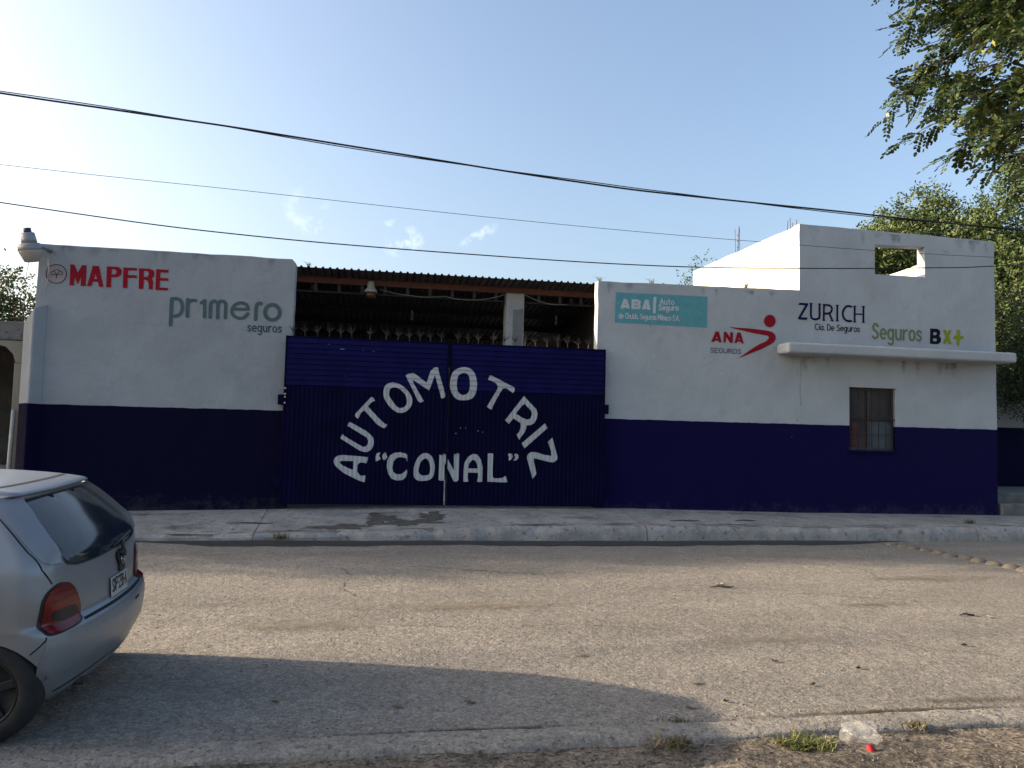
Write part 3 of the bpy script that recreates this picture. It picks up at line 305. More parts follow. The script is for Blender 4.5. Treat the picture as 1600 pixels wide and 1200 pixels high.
('R','olive','painted_text',[('s',0.0381,[(9.613,3.933),(9.583,3.98),(9.539,3.98),(9.506,3.927),(9.52,3.869),(9.563,3.84),(9.604,3.799),(9.606,3.738),(9.568,3.697),(9.531,3.695),(9.497,3.735)]),('s',0.0381,[(9.673,3.79),(9.78,3.794),(9.782,3.799),(9.775,3.839),(9.758,3.87),(9.735,3.885),(9.71,3.883),(9.687,3.862),(9.673,3.827),(9.668,3.785),(9.675,3.745),(9.691,3.713),(9.714,3.696),(9.739,3.697),(9.761,3.716)]),('s',0.0383,[(9.937,3.79),(9.934,3.827),(9.923,3.858),(9.906,3.879),(9.886,3.886),(9.866,3.879),(9.848,3.858),(9.837,3.827),(9.832,3.79),(9.836,3.753),(9.847,3.722),(9.864,3.701),(9.884,3.694),(9.904,3.701),(9.922,3.722),(9.933,3.753),(9.937,3.79)]),('s',0.0383,[(9.943,3.886),(9.941,3.65),(9.917,3.594),(9.867,3.588),(9.836,3.612)]),('s',0.0383,[(10.005,3.886),(10.004,3.746),(10.032,3.693),(10.076,3.699),(10.11,3.751)]),('s',0.0383,[(10.111,3.886),(10.109,3.693)]),('s',0.0384,[(10.171,3.886),(10.169,3.693)]),('s',0.0384,[(10.17,3.81),(10.2,3.874),(10.246,3.886)]),('s',0.0385,[(10.413,3.789),(10.409,3.826),(10.397,3.858),(10.379,3.879),(10.357,3.886),(10.334,3.879),(10.315,3.858),(10.302,3.826),(10.298,3.789),(10.302,3.752),(10.314,3.721),(10.332,3.7),(10.355,3.692),(10.377,3.699),(10.396,3.72),(10.409,3.752),(10.413,3.789)]),('s',0.0385,[(10.559,3.851),(10.534,3.882),(10.498,3.882),(10.471,3.847),(10.482,3.808),(10.518,3.789),(10.551,3.762),(10.553,3.721),(10.522,3.694),(10.491,3.692),(10.463,3.719)])]),
('R','black','painted_letter',[('p',[(10.762,3.947),(10.927,3.947),(10.983,3.91),(10.982,3.845),(10.957,3.807),(11.002,3.759),(10.988,3.679),(10.923,3.64),(10.754,3.64)]),('h',[(10.829,3.876),(10.893,3.877),(10.909,3.848),(10.885,3.818),(10.825,3.819)]),('h',[(10.824,3.755),(10.892,3.755),(10.911,3.73),(10.891,3.696),(10.82,3.697)])]),
('R','lime','painted_letter',[('p',[(11.048,3.939),(11.112,3.937),(11.148,3.86),(11.182,3.936),(11.237,3.936),(11.183,3.811),(11.233,3.661),(11.168,3.651),(11.142,3.736),(11.1,3.655),(11.044,3.655),(11.102,3.8)])]),
('R','lime','painted_letter',[('p',[(11.356,3.949),(11.429,3.945),(11.424,3.829),(11.506,3.83),(11.5,3.771),(11.418,3.763),(11.411,3.637),(11.351,3.637),(11.358,3.761),(11.28,3.764),(11.289,3.823),(11.359,3.829)])])]
PLATE_TEXT=[('s',0.011,[(0.0443,0.0265),(0.0379,0.0385),(0.029,0.0385),(0.022,0.025),(0.0251,0.01),(0.0341,0.0025),(0.0425,-0.008),(0.043,-0.0238),(0.0354,-0.0342),(0.0277,-0.035),(0.0205,-0.0245)]),('s',0.011,[(0.0515,-0.035),(0.0771,0.04)]),('s',0.011,[(0.0515,0.04),(0.0771,-0.035)]),('s',0.011,[(0.083,-0.035),(0.083,0.04),(0.1017,0.04),(0.1077,0.0295),(0.1077,0.013),(0.1017,0.0025),(0.083,0.0025)]),('s',0.011,[(0.1155,0.001),(0.1283,0.001)]),('s',0.011,[(0.1372,0.025),(0.1421,0.0385),(0.1539,0.04),(0.1608,0.0265),(0.1589,0.01),(0.1372,-0.035),(0.1608,-0.035)]),('s',0.011,[(0.1677,0.0325),(0.1766,0.04),(0.1874,0.0362),(0.1904,0.0212),(0.1864,0.0062),(0.1766,0.004),(0.1874,0.001),(0.1914,-0.0163),(0.1864,-0.0328),(0.1756,-0.035),(0.1667,-0.0275)]),('s',0.011,[(0.2219,-0.0148),(0.221,-0.007),(0.2183,-0.0004),(0.2143,0.004),(0.2096,0.0055),(0.2049,0.004),(0.2009,-0.0004),(0.1982,-0.007),(0.1973,-0.0148),(0.1982,-0.0225),(0.2009,-0.0291),(0.2049,-0.0335),(0.2096,-0.035),(0.2143,-0.0335),(0.2183,-0.0291),(0.221,-0.0225),(0.2219,-0.0148)]),('s',0.011,[(0.2204,0.0222),(0.2196,0.0289),(0.2172,0.0346),(0.2137,0.0384),(0.2096,0.0397),(0.2054,0.0384),(0.2019,0.0346),(0.1996,0.0289),(0.1988,0.0222),(0.1996,0.0155),(0.2019,0.0099),(0.2054,0.0061),(0.2096,0.0047),(0.2137,0.0061),(0.2172,0.0099),(0.2196,0.0155),(0.2204,0.0222)]),('s',0.011,[(0.2298,0.001),(0.2426,0.001)]),('s',0.011,[(0.2505,-0.035),(0.2652,0.04),(0.28,-0.035)]),('s',0.011,[(0.2564,-0.008),(0.2741,-0.008)])]
# ------------------------------------------------------------------ material palette
m_wallL = paint_wall('stucco_grey_blue', (.455, .49, .52), (.0018, .0014, .026), 1.955)
m_gate = mat('gate_blue', (.002, .0018, .026), (.0035, .0035, .042), 2.5, .65, .1, 200, spec=.06, c3=(.008, .008, .04), s3=30, t3=(.66, .75))
m_letter = mat('letter_white', (.62, .66, .68), (.55, .58, .60), 6, .7)
m_conc = mat('concrete', (.44, .43, .41), (.29, .285, .275), 2.2, .95, .5, 90, c3=(.15, .146, .14), s3=11, t3=(.57, .72), bump2=.4, b2scale=6)
m_conc_d = mat('concrete_old', (.24, .24, .23), (.15, .15, .145), 3, .95, .6, 50, c3=(.08, .08, .08), s3=20, t3=(.58, .7), bump2=.5, b2scale=8)
m_road = mat('dusty_asphalt', (.292, .265, .228), (.220, .200, .174), .9, .93, .8, 55, c3=(.085, .078, .07), s3=48, t3=(.60, .72), detail=9, bump2=.4, b2scale=14, stretch=(.35, 1, 1))
m_dirt = mat('dirt', (.25, .21, .165), (.125, .108, .088), 1.3, 1, .9, 45, c3=(.045, .04, .035), s3=30, t3=(.52, .66), bump2=.9, b2scale=7, spec=.2)
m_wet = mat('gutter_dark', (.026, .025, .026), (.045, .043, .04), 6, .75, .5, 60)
m_black = mat('black_rubber', (.012, .012, .013), (.03, .03, .03), 8, .75)
m_brown = mat('red_oxide_steel', (.27, .10, .075), (.18, .072, .056), 5, .65, .2, 60)
m_darksteel = mat('dark_steel', (.045, .03, .025), (.025, .02, .02), 6, .7)
m_galv = mat('aged_galvanised', (.22, .225, .24), (.14, .14, .15), 3, .6, metal=.2)
m_block = mat('raw_block', (.13, .12, .11), (.08, .075, .07), 2, .95, .6, 40)
m_rust = mat('rusty_bar', (.16, .08, .045), (.08, .045, .03), 30, .85)
m_bark = mat('bark', (.085, .065, .05), (.045, .036, .03), 12, .95, .9, 30)
m_wire = mat('cable_black', (.012, .012, .013), rough=.7)
m_pale = mat('pale_plastic', (.62, .60, .55), (.5, .48, .44), 9, .5)
m_lampgrey = mat('lamp_grey', (.42, .43, .45), (.33, .34, .36), 10, .45, metal=.3)

def grains(m, scales, amp):
    # crisp aggregate: every little cell takes its own tone, at several grain sizes
    N, L = m.node_tree.nodes, m.node_tree.links; b = N['Principled BSDF']; src = b.inputs['Base Color'].links[0].from_socket; tc = [n for n in N if n.type == 'TEX_COORD'][0]
    for sc, a in zip(scales, amp):
        v = N.new('ShaderNodeTexVoronoi'); v.inputs['Scale'].default_value = sc; L.new(tc.outputs['Object'], v.inputs['Vector'])
        sp = N.new('ShaderNodeSeparateColor'); L.new(v.outputs['Color'], sp.inputs[0])
        r = N.new('ShaderNodeMapRange'); L.new(sp.outputs[0], r.inputs['Value']); r.inputs['To Min'].default_value = 1-a; r.inputs['To Max'].default_value = 1+a
        x = N.new('ShaderNodeMixRGB'); x.blend_type = 'MULTIPLY'; x.inputs['Fac'].default_value = 1; L.new(src, x.inputs['Color1']); L.new(r.outputs[0], x.inputs['Color2']); src = x.outputs[0]
    L.new(src, b.inputs['Base Color'])
grains(m_road, (95, 42, 7), (.32, .24, .09)); grains(m_dirt, (80, 24, 5), (.4, .3, .15)); grains(m_conc, (70, 9), (.12, .08))

# ------------------------------------------------------------------ ground, road, pavements
def lerp_tab(tab, x):
    if x <= tab[0][0]: return tab[0][1]
    for (a, b), (c, d) in zip(tab, tab[1:]):
        if x <= c: return b+(d-b)*(x-a)/(c-a)
    return tab[-1][1]
KERB = [(-30, .12), (-6, .07), (-2.3, .05), (-1.5, .065), (-.6, .10), (1.1, .16), (3.2, .21), (5.3, .21), (7.6, .19), (10, .22), (30, .22)]
BASE = [(-30, .22), (-5, .24), (-1.6, .30), (1.2, .36), (4.0, .365), (8, .30), (12.2, .275), (30, .27)]
def crown(y): return max(-.02, .055*(1-((y-7.9)/3.65)**2))
def grid(name, xs, ys, zf, material, parent=None, smooth=True):
    V = [(x, y, zf(x, y)) for y in ys for x in xs]; n = len(xs)
    F = [(j*n+i, j*n+i+1, (j+1)*n+i+1, (j+1)*n+i) for j in range(len(ys)-1) for i in range(n-1)]
    return link(name, V, F, material, parent, smooth)
def fr(a, b, n): return [a+(b-a)*k/n for k in range(n+1)]
tag(link('ground', [(-900, -900, -.12), (900, -900, -.12), (900, 900, -.12), (-900, 900, -.12)], [(0, 1, 2, 3)], m_dirt), kind='structure')
road = grid('road', fr(-70, -12, 20)[:-1]+fr(-12, 24, 360)+fr(24, 90, 20)[1:], fr(4.1, 12.2, 64), lambda x, y: crown(y)+.010*noise.noise((x*.5, y*.7, 3))+.004*noise.noise((x*2.5, y*2.5, 1)), m_road)
tag(road, kind='structure')
# far pavement: poured slabs with their own kerb face
side = empty('sidewalk', (0, 11.95, 0), kind='structure')
def edge(x): return 11.95+.035*noise.noise((x*1.1, 0, 7))+.02*noise.noise((x*4.3, 2, 7))+(.10*max(0, noise.noise((x*1.7, 5, 2))) if -3.4 < x < 1.2 else 0)
def swz(x, y):
    k, b = lerp_tab(KERB, x), lerp_tab(BASE, x); t = max(0, min(1, (y-11.95)/1.55))
    return k+(b-k)*t+.006*noise.noise((x*1.3, y*1.3, 4))
cuts = [-40, -9.5, -1.75, 4.35, 10.4, 17, 40]
for i, (a, b) in enumerate(zip(cuts, cuts[1:])):
    a += .006; b -= .006; n = max(6, int(min(b-a, 8)/.09)); V, F = [], []
    rows = 12
    for k in range(n+1):
        x = a+(b-a)*k/n; y0 = edge(x); sk = .33 if abs(x+1.75) < .02 else 0
        c_ = .05*max(0, noise.noise((x*2.7, 3, 6)))+.09*max(0, noise.noise((x*6.1, 8, 6))-.1); V += [(x, y0-.05, -.06), (x, y0-.03, swz(x, y0)*.5), (x, y0+.005, swz(x, y0)-.035-c_), (x, y0+.06+c_, swz(x, y0+.06))]
        for j in range(1, rows+1): y = y0+.06+c_+(13.62-y0-.06-c_)*j/rows; V.append((x, y, swz(x, y)))
    m = rows+4
    for k in range(n):
        for j in range(m-1): F.append((k*m+j, (k+1)*m+j, (k+1)*m+j+1, k*m+j+1))
    F.append([j for j in range(m)]); F.append([n*m+j for j in range(m)][::-1])
    o = link('slab', V, F, m_conc, None, True); local(o, side)
    mod = o.modifiers.new('e', 'EDGE_SPLIT'); mod.split_angle = radians(50)
def blotch(name, cx, cy, rx, ry, seed, zf, material, parent=None, n=90, rough=.45, root=None):
    """irregular thin stain sheet lying 4 mm above a surface"""
    P = []
    for k in range(n):
        a = 2*pi*k/n; f = 1+rough*noise.noise((cos(a)*1.3, sin(a)*1.3, seed))+.5*rough*noise.noise((cos(a)*4, sin(a)*4, seed+5))+.3*rough*noise.noise((cos(a)*11, sin(a)*11, seed+9))
        P.append((cx+rx*cos(a)*f, cy+ry*sin(a)*f))
    ex = [(cx+rx*(u/6), cy+ry*(w/3)) for u in range(-5, 6) for w in range(-2, 3)]
    v, t = union2d([P], [], [e for e in ex if inside(P, *e)])
    o = link(name, [(q.x, q.y, zf(q.x, q.y)+.004) for q in v], t, material, parent)
    return o
m_worn = mat('worn_patch', (.075, .072, .068), (.13, .125, .115), 9, .98, .8, 80)
for i, (cx, cy, rx, ry, sd) in enumerate(((-.55, 12.32, .55, .13, 3), (.12, 12.75, .30, .32, 8), (.62, 12.45, .45, .17, 17), (.95, 12.85, .22, .22, 23))):
    local(blotch('worn_patch', cx, cy, rx, ry, sd, lambda x, y: swz(x, y)+.0008*i, m_worn, rough=.9), side)
rzz = lambda x, y: crown(y)+.010*noise.noise((x*.5, y*.7, 3))+.004*noise.noise((x*2.5, y*2.5, 1))
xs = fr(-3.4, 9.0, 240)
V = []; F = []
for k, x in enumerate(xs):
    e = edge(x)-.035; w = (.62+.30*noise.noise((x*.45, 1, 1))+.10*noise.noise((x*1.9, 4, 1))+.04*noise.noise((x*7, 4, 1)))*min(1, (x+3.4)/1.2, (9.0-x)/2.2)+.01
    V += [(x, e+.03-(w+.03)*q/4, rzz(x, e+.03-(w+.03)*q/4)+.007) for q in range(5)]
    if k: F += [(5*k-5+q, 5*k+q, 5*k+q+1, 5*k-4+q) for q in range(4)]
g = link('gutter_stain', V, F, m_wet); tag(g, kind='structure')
# stains, soil smears and cracks: thin films whose own noise breaks up their edges
def film_mat(name, col, sc, lo, hi, top=.8):
    m = mat(name, col, tuple(x*.6 for x in col), 12, .97, .5, 70, spec=.1); N, L = m.node_tree.nodes, m.node_tree.links; b = N['Principled BSDF']
    tc = [n for n in N if n.type == 'TEX_COORD'][0]
    nz = N.new('ShaderNodeTexNoise'); nz.inputs['Scale'].default_value = sc; nz.inputs['Detail'].default_value = 8; nz.inputs['Roughness'].default_value = .7; L.new(tc.outputs['Object'], nz.inputs['Vector'])
    at = N.new('ShaderNodeAttribute'); at.attribute_name = 'fall'
    ml = N.new('ShaderNodeMath'); ml.operation = 'ADD'; L.new(nz.outputs['Fac'], ml.inputs[0]); L.new(at.outputs['Fac'], ml.inputs[1])
    r = N.new('ShaderNodeMapRange'); L.new(ml.outputs[0], r.inputs['Value']); r.inputs['From Min'].default_value = lo; r.inputs['From Max'].default_value = hi; r.inputs['To Max'].default_value = top; L.new(r.outputs[0], b.inputs['Alpha'])
    return m
def film(name, cx, cy, rx, ry, zf, material, parent, dz=.005, n=28, rows=6):
    V, F, A = [], [], []
    for j in range(rows+1):
        q = j/rows
        for k in range(n):
            a = 2*pi*k/n; x, y = cx+rx*q*cos(a), cy+ry*q*sin(a); V.append((x, y, zf(x, y)+dz)); A.append(.5-q*.75)
    for j in range(rows):
        for k in range(n): F.append((j*n+k, (j+1)*n+k, (j+1)*n+(k+1) % n, j*n+(k+1) % n))
    o = link(name, V, F, material, parent, True); at = o.data.attributes.new('fall', 'FLOAT', 'POINT')
    for i, v in enumerate(A): at.data[i].value = v
    return o
m_f1 = film_mat('soil_smear', (.17, .135, .10), 9, .70, 1.15); m_f2 = film_mat('oil_smear', (.09, .072, .055), 18, .62, 1.0); m_f3 = film_mat('pale_dust', (.42, .37, .30), 4, .65, 1.1)
for i, (cx, cy, rx, ry, mt) in enumerate(((2.18, 4.95, .13, .09, m_f2), (1.2, 9.0, .7, .09, m_f1), (4.9, 7.0, 1.0, .28, m_f1), (1.55, 5.6, .16, .07, m_f2), (3.2, 4.36, 2.4, .07, m_f2), (.6, 4.36, 1.6, .06, m_f2), (3.9, 4.5, 1.6, .14, m_f1), (3.2, 5.9, 1.6, .35, m_f3), (1.0, 7.2, 2.6, .5, m_f3), (6.5, 8.3, 2.2, .5, m_f3), (-.6, 6.6, 1.5, .5, m_f3))):
    film('road_smear', cx, cy, rx, ry, rzz, mt, road, .005+.0007*i)
def road_crack(pts, w, seed):
    r = random.Random(seed); V, F = [], []; P = []
    for a, b in zip(pts, pts[1:]):
        for j in range(10): t = j/10; P.append((a[0]+(b[0]-a[0])*t+r.uniform(-.025, .025), a[1]+(b[1]-a[1])*t+r.uniform(-.025, .025)))
    for i, (x, y) in enumerate(P):
        ww = w*r.uniform(.2, 1)
        V += [(x-ww, y-ww*.5, rzz(x, y)+.004), (x+ww, y+ww*.5, rzz(x, y)+.004)]
        if i: F.append((2*i-2, 2*i-1, 2*i+1, 2*i))
    link('road_crack', V, F, mat('crack_dark', (.05, .043, .036), rough=1), road)
for i, (p, w) in enumerate((([(-.35, 9.3), (-.22, 8.7), (-.30, 8.1), (-.1, 7.6)], .006), ([(.3, 9.35), (.9, 9.2), (1.5, 8.9), (2.0, 8.75)], .010), ([(2.6, 8.1), (3.4, 7.7), (4.6, 7.5), (5.8, 7.0)], .006), ([(5.6, 9.6), (6.1, 8.9), (5.9, 8.2)], .005), ([(.2, 6.6), (1.1, 6.4), (1.7, 6.5), (2.6, 6.2)], .005), ([(4.0, 6.2), (4.3, 5.6), (4.9, 5.3)], .005), ([(-2.2, 10.4), (-.5, 10.6), (1.8, 10.5), (4.5, 10.7)], .006))): road_crack(p, w, i)
m_f4 = film_mat('pavement_grime', (.12, .118, .112), 7, .66, 1.15, .6)
for i, (cx, cy, rx, ry) in enumerate(((-2.9, 12.4, 1.2, .4), (-1.2, 12.15, 1.3, .14), (2.6, 12.15, 1.5, .14), (5.6, 12.15, 1.7, .12), (8.6, 12.2, 1.6, .18), (.2, 13.1, 1.2, .2), (6.6, 13.2, 2.4, .18), (10.5, 13.2, 1.8, .2), (3.4, 12.6, .9, .25), (-3.6, 13.2, 1.8, .2))):
    local(film('grime', cx, cy, rx, ry, swz, m_f4, None, .005+.0005*i), side)
# broken hairline edges along the old kerb
rk = random.Random(9)
for i in range(60):
    x = rk.uniform(-3.2, 11.5); l = rk.uniform(.15, .9); yy = rk.choice((12.03, 12.06, 12.12, 12.2)); V, F = [], []; n = max(4, int(l/.06))
    for k in range(n+1):
        xx = x+l*k/n; y = yy+.03*noise.noise((xx*3, i, 0)); w = rk.uniform(.004, .016)*sin(pi*(k+.3)/(n+.6)); V += [(xx, y-w, swz(xx, y)+.004), (xx, y+w, swz(xx, y)+.004)]
        if k: F.append((2*k-2, 2*k, 2*k+1, 2*k-1))
    local(link('kerb_crack', V, F, mat('crack_dark', (.05, .043, .036), rough=1)), side)
# near kerb and earth verge
def kz(x, y): return .045+.012*noise.noise((x*1.5, y*2, 9))+.006*noise.noise((x*6, y*6, 9))
def ke(x): return 4.27+.02*noise.noise((x*1.3, 0, 5))+.012*noise.noise((x*6, 0, 5))
V, F = [], []; xs = fr(-12, 18, 500)
for k, x in enumerate(xs):
    y = ke(x); yb = 4.03+.03*noise.noise((x*2.1, 3, 5))
    V += [(x, y+.02, -.05), (x, y, kz(x, y)-.015), (x, y-.025, kz(x, y)), (x, (y+yb)/2, kz(x, 4.15)), (x, yb+.02, kz(x, yb)), (x, yb, kz(x, yb)-.012), (x, yb-.03, -.05)]
    if k: F += [(7*(k-1)+j, 7*(k-1)+j+1, 7*k+j+1, 7*k+j) for j in range(6)]
m_kerb = mat('kerb_concrete', (.325, .30, .262), (.235, .218, .194), 2.5, .95, .8, 60, c3=(.10, .09, .08), s3=25, t3=(.56, .7), bump2=.5, b2scale=9)
grains(m_kerb, (80, 20), (.25, .15))
tag(link('near_kerb', V, F, m_kerb, None, True), kind='structure')
def vz(x, y): return .02+.035*max(0, min(1, (4.0-y)/.6))*(1+noise.noise((x*.9, y*.9, 2)))+.018*noise.noise((x*3.5, y*3.5, 2))+.008*noise.noise((x*11, y*11, 2))
tag(grid('verge', fr(-12, 18, 420), fr(-6, 2.4, 12)[:-1]+fr(2.4, 4.06, 36), vz, m_dirt), kind='structure')
# loose stones: too many to count
def stones(name, n, region, zf, smin, smax, material, seed):
    r = random.Random(seed); V, F = [], []
    for _ in range(n):
        x, y = region(r); s = smin+(smax-smin)*r.random()**3; z = zf(x, y); a = r.random()*6.28; b = len(V)
        for k, (u, v, w) in enumerate(((1, 0, 0), (0, 1, 0), (-1, 0, 0), (0, -1, 0), (.2, .1, .7))):
            f = s*r.uniform(.6, 1.1); V.append((x+(u*cos(a)-v*sin(a))*f, y+(u*sin(a)+v*cos(a))*f*.8, z+w*s-.001))
        F += [(b, b+1, b+4), (b+1, b+2, b+4), (b+2, b+3, b+4), (b+3, b, b+4)]
    return tag(link(name, V, F, material), kind='stuff')
m_stone = mat('grit', (.26, .225, .18), (.12, .105, .09), 40, .95)
rz = lambda x, y: crown(y)+.010*noise.noise((x*.5, y*.7, 3))+.004*noise.noise((x*2.5, y*2.5, 1))
tag(stones('road_grit', 9000, lambda r: (r.uniform(-3, 8), 4.35+6.9*r.random()**1.6), rz, .004, .015, m_stone, 1), 'loose grit scattered over the dusty road', 'grit')
tag(stones('verge_grit', 4000, lambda r: (r.uniform(-2, 6), r.uniform(2.9, 4.45)), lambda x, y: (vz(x, y) if y < 4.03 else kz(x, y) if y < 4.26 else rz(x, y)), .004, .016, m_stone, 2), 'small stones along the near kerb and verge', 'grit')

# ------------------------------------------------------------------ left boundary wall with its signs
COLORS = dict(red=(.42, .012, .030), pink=(.50, .44, .46), maroon=(.075, .018, .05), teal=(.120, .185, .195), darkteal=(.06, .105, .125), cyan=(.18, .53, .59), white=(.82, .88, .92), plum=(.11, .06, .13), navy=(.010, .009, .075), black=(.010, .010, .022), olive=(.25, .31, .15), lime=(.38, .46, .02))
def sign_mat(c): return mat('paint_'+c, COLORS[c], tuple(x*.86 for x in COLORS[c]), 9, .8, .25, 60, spec=.15)
wallL = empty('boundary_wall', (-3.5, 13.6, .2), 'pale grey wall with dark blue base and red sign lettering left of the gate', 'wall')
outl = wobble([(-5.52, .12), (-1.46, .12), (-1.46, 4.49), (-1.53, 4.565), (-5.52, 4.57)], amp=.007, seed=3)
local(slab_xz('wall_panel', outl, [], 13.5, 13.70, m_wallL), wallL)
# sloped-top buttress at the outer end
V = []
for (x, y, zt) in ((-5.33, 13.49, 3.58), (-5.46, 13.33, 3.50), (-5.68, 13.52, 3.26), (-5.68, 13.78, 3.26), (-5.33, 13.78, 3.58)):
    V += [(x, y, .12), (x, y, zt)]
F = [(0, 2, 3, 1), (2, 4, 5, 3), (4, 6, 7, 5), (6, 8, 9, 7), (8, 0, 1, 9), (1, 3, 5, 7, 9)]
local(bev(link('buttress', V, F, m_wallL), .03, 3), wallL)
# ------------------------------------------------------------------ gate, two leaves
GY = 13.365; GZ0, GZ1, GZS = .395, 3.225, 2.39
SL = (3.195-GZS)/9
m_slat = mat('gate_slat_blue', (.005, .0045, .066), (.008, .0075, .095), 2.5, .6, .1, 200, spec=.08, c3=(.010, .010, .06), s3=30, t3=(.66, .75))
def prof(x, z):
    if z > GZS:
        f = ((3.195-z) % SL)/SL
        return GY-.014*(f/.93 if f < .93 else (1-f)/.07)
    f = (x % .076)/.076
    if f < .40: p = 0
    elif f < .50: p = (f-.40)/.10
    elif f < .90: p = 1
    else: p = (1-f)/.10
    return GY-.006*p
def gate_leaf(x0, x1, label):
    g = empty('gate_leaf', ((x0+x1)/2, GY+.03, GZ0), label, 'gate', 'leaves of the blue gate')
    for k in range(9):
        zt = 3.195-SL*k; bm = bmesh.new(); zb = zt-SL+.0008
        v = [(x0+.03, GY, zt), (x0+.03, GY-.014, zb+.004), (x0+.03, GY+.0, zb), (x0+.03, GY+.012, zb), (x0+.03, GY+.012, zt)]
        V = v+[(x1-.03, y, z) for _, y, z in v]
        local(link('slat', V, [(0, 1, 6, 5), (1, 2, 7, 6), (2, 3, 8, 7), (3, 4, 9, 8), (4, 0, 5, 9), (4, 3, 2, 1, 0), (5, 6, 7, 8, 9)], m_slat), g)
    # corrugated lower sheet
    xs = [x0+.03]; k = math.floor(x0/.076)
    while True:
        for f in (0, .40, .50, .90):
            x = (k+f)*.076
            if x0+.03 < x < x1-.03: xs.append(x)
        k += 1
        if k*.076 > x1: break
    xs.append(x1-.03); V = []; F = []
    for i, x in enumerate(xs):
        y = prof(x, 1); V += [(x, y, GZ0+.03), (x, y, GZS-.006)]
        if i: F.append((2*i-2, 2*i, 2*i+1, 2*i-1))
    n = len(V); V += [(x, GY+.012, z) for x, y, z in V]
    F += [(a+n, d+n, c+n, b+n) for a, b, c, d in F] + [(2*i, 2*i+n, 2*i+2+n, 2*i+2) for i in range(len(xs)-1)]
    local(link('corrugated_sheet', V, F, m_gate), g)
    local(boxes('frame', [(x0, x0+.03, GY-.012, GY+.055, GZ0, GZ1), (x1-.03, x1, GY-.012, GY+.055, GZ0, GZ1), (x0+.03, x1-.03, GY-.010, GY+.055, 3.198, GZ1-.002), (x0+.03, x1-.03, GY-.004, GY+.055, GZ0+.002, GZ0+.03), (x0+.03, x1-.03, GY+.014, GY+.055, GZS-.03, GZS+.02)], m_gate, bevel=.003), g)
    return g
gL = gate_leaf(-1.56, 1.205, 'dark blue metal gate leaf beside the wall with red sign lettering')
gR = gate_leaf(1.228, 4.045, 'dark blue metal gate leaf beside the wall with turquoise sign panel')
# letters painted over slats and sheet
brk_z = []
for k in range(10): brk_z += [3.195-SL*k, 3.195-SL*k+SL*.07]
def gate_letter(items):
    v, t = sign_mesh(items); bm = bmesh.new(); vs = [bm.verts.new((p.x, 0, p.y)) for p in v]
    for f in t: bm.faces.new([vs[i] for i in f])
    x0, x1 = min(p.x for p in v), max(p.x for p in v); z0, z1 = min(p.y for p in v), max(p.y for p in v)
    def cut(co, no): bmesh.ops.bisect_plane(bm, geom=bm.verts[:]+bm.edges[:]+bm.faces[:], plane_co=co, plane_no=no, dist=1e-6)
    cut((0, 0, GZS), (0, 0, 1))
    for xe in (1.172, 1.176, 1.257, 1.261):
        if x0 < xe < x1: cut((xe, 0, 0), (1, 0, 0))
    for z in brk_z:
        if z0 < z < z1: cut((0, 0, z), (0, 0, 1))
    if z0 < GZS:
        k = math.floor(x0/.076)
        while k*.076 < x1:
            for f in (0, .4, .5, .9):
                if x0 < (k+f)*.076 < x1: cut(((k+f)*.076, 0, 0), (1, 0, 0))
            k += 1
    return bm
m_lt = m_letter
for name, items in GATE_LETTERS:
    bm = gate_letter(items)
    xm = [v.co.x for v in bm.verts]
    halves = [(gL, None)] if max(xm) < 1.205 else [(gR, None)] if min(xm) > 1.228 else [(gL, 1.200), (gR, 1.233)]
    for root, cx in halves:
        b2 = bm.copy()
        if cx: bmesh.ops.bisect_plane(b2, geom=b2.verts[:]+b2.edges[:]+b2.faces[:], plane_co=(cx, 0, 0), plane_no=(1 if root is gL else -1, 0, 0), clear_outer=True)
        for v in b2.verts: v.co.y = min(prof(v.co.x, v.co.z if abs(v.co.z-GZS) > 1e-4 else GZS-.001), GY-.012 if 1.1745 < v.co.x < 1.2585 else 99)-.0035
        me = bpy.data.meshes.new('painted_letter'); b2.to_mesh(me); b2.free(); me.materials.append(m_lt)
        # face the street
        me.update()
        if sum(p.normal.y*p.area for p in me.polygons) > 0: me.flip_normals()
        o = bpy.data.objects.new('painted_letter', me); COL.objects.link(o); local(o, root)
    bm.free()
# spikes welded on the top rail
def spike_mesh(seed):
    r = random.Random(seed); bm = bmesh.new(); tube(bm, [(0, 0, -.01), (0, 0, .075)], .006, 5)
    for k in range(6):
        a = radians(-58+116*k/5+r.uniform(-7, 7)); l = r.uniform(.085, .12); b = r.uniform(-.25, .25)
        tube(bm, [(0, 0, .06), (sin(a)*l*.5, b*l*.5, .065+cos(a)*l*.5), (sin(a)*l, b*l, .07+cos(a)*l)], [.0065, .006, .001], 4)
    me = bpy.data.meshes.new('spike'); bm.to_mesh(me); bm.free(); me.materials.append(m_spike); return me
m_spike = mat('spike_steel', (.075, .055, .045), (.04, .032, .028), 30, .65, metal=.2)
SPK = [spike_mesh(s) for s in range(5)]
for i, x in enumerate([-1.45, -1.25, -1.04, -.85, -.66, -.47, -.17, .11, .31, .51, .69, .88, 1.07, 1.35, 1.54, 1.72, 1.99, 2.18, 2.37, 2.56, 2.75, 2.96, 3.16, 3.34, 3.54, 3.72]):
    root = gL if x < 1.21 else gR
    share('spike', SPK[i % 5], root, Vector((x, GY+.03, GZ1))-Vector(root.location), (rnd.uniform(-.1, .1), rnd.uniform(-.12, .12), rnd.uniform(-.3, .3)), (rnd.choice((-1, 1)), 1, rnd.uniform(1.15, 1.4)))
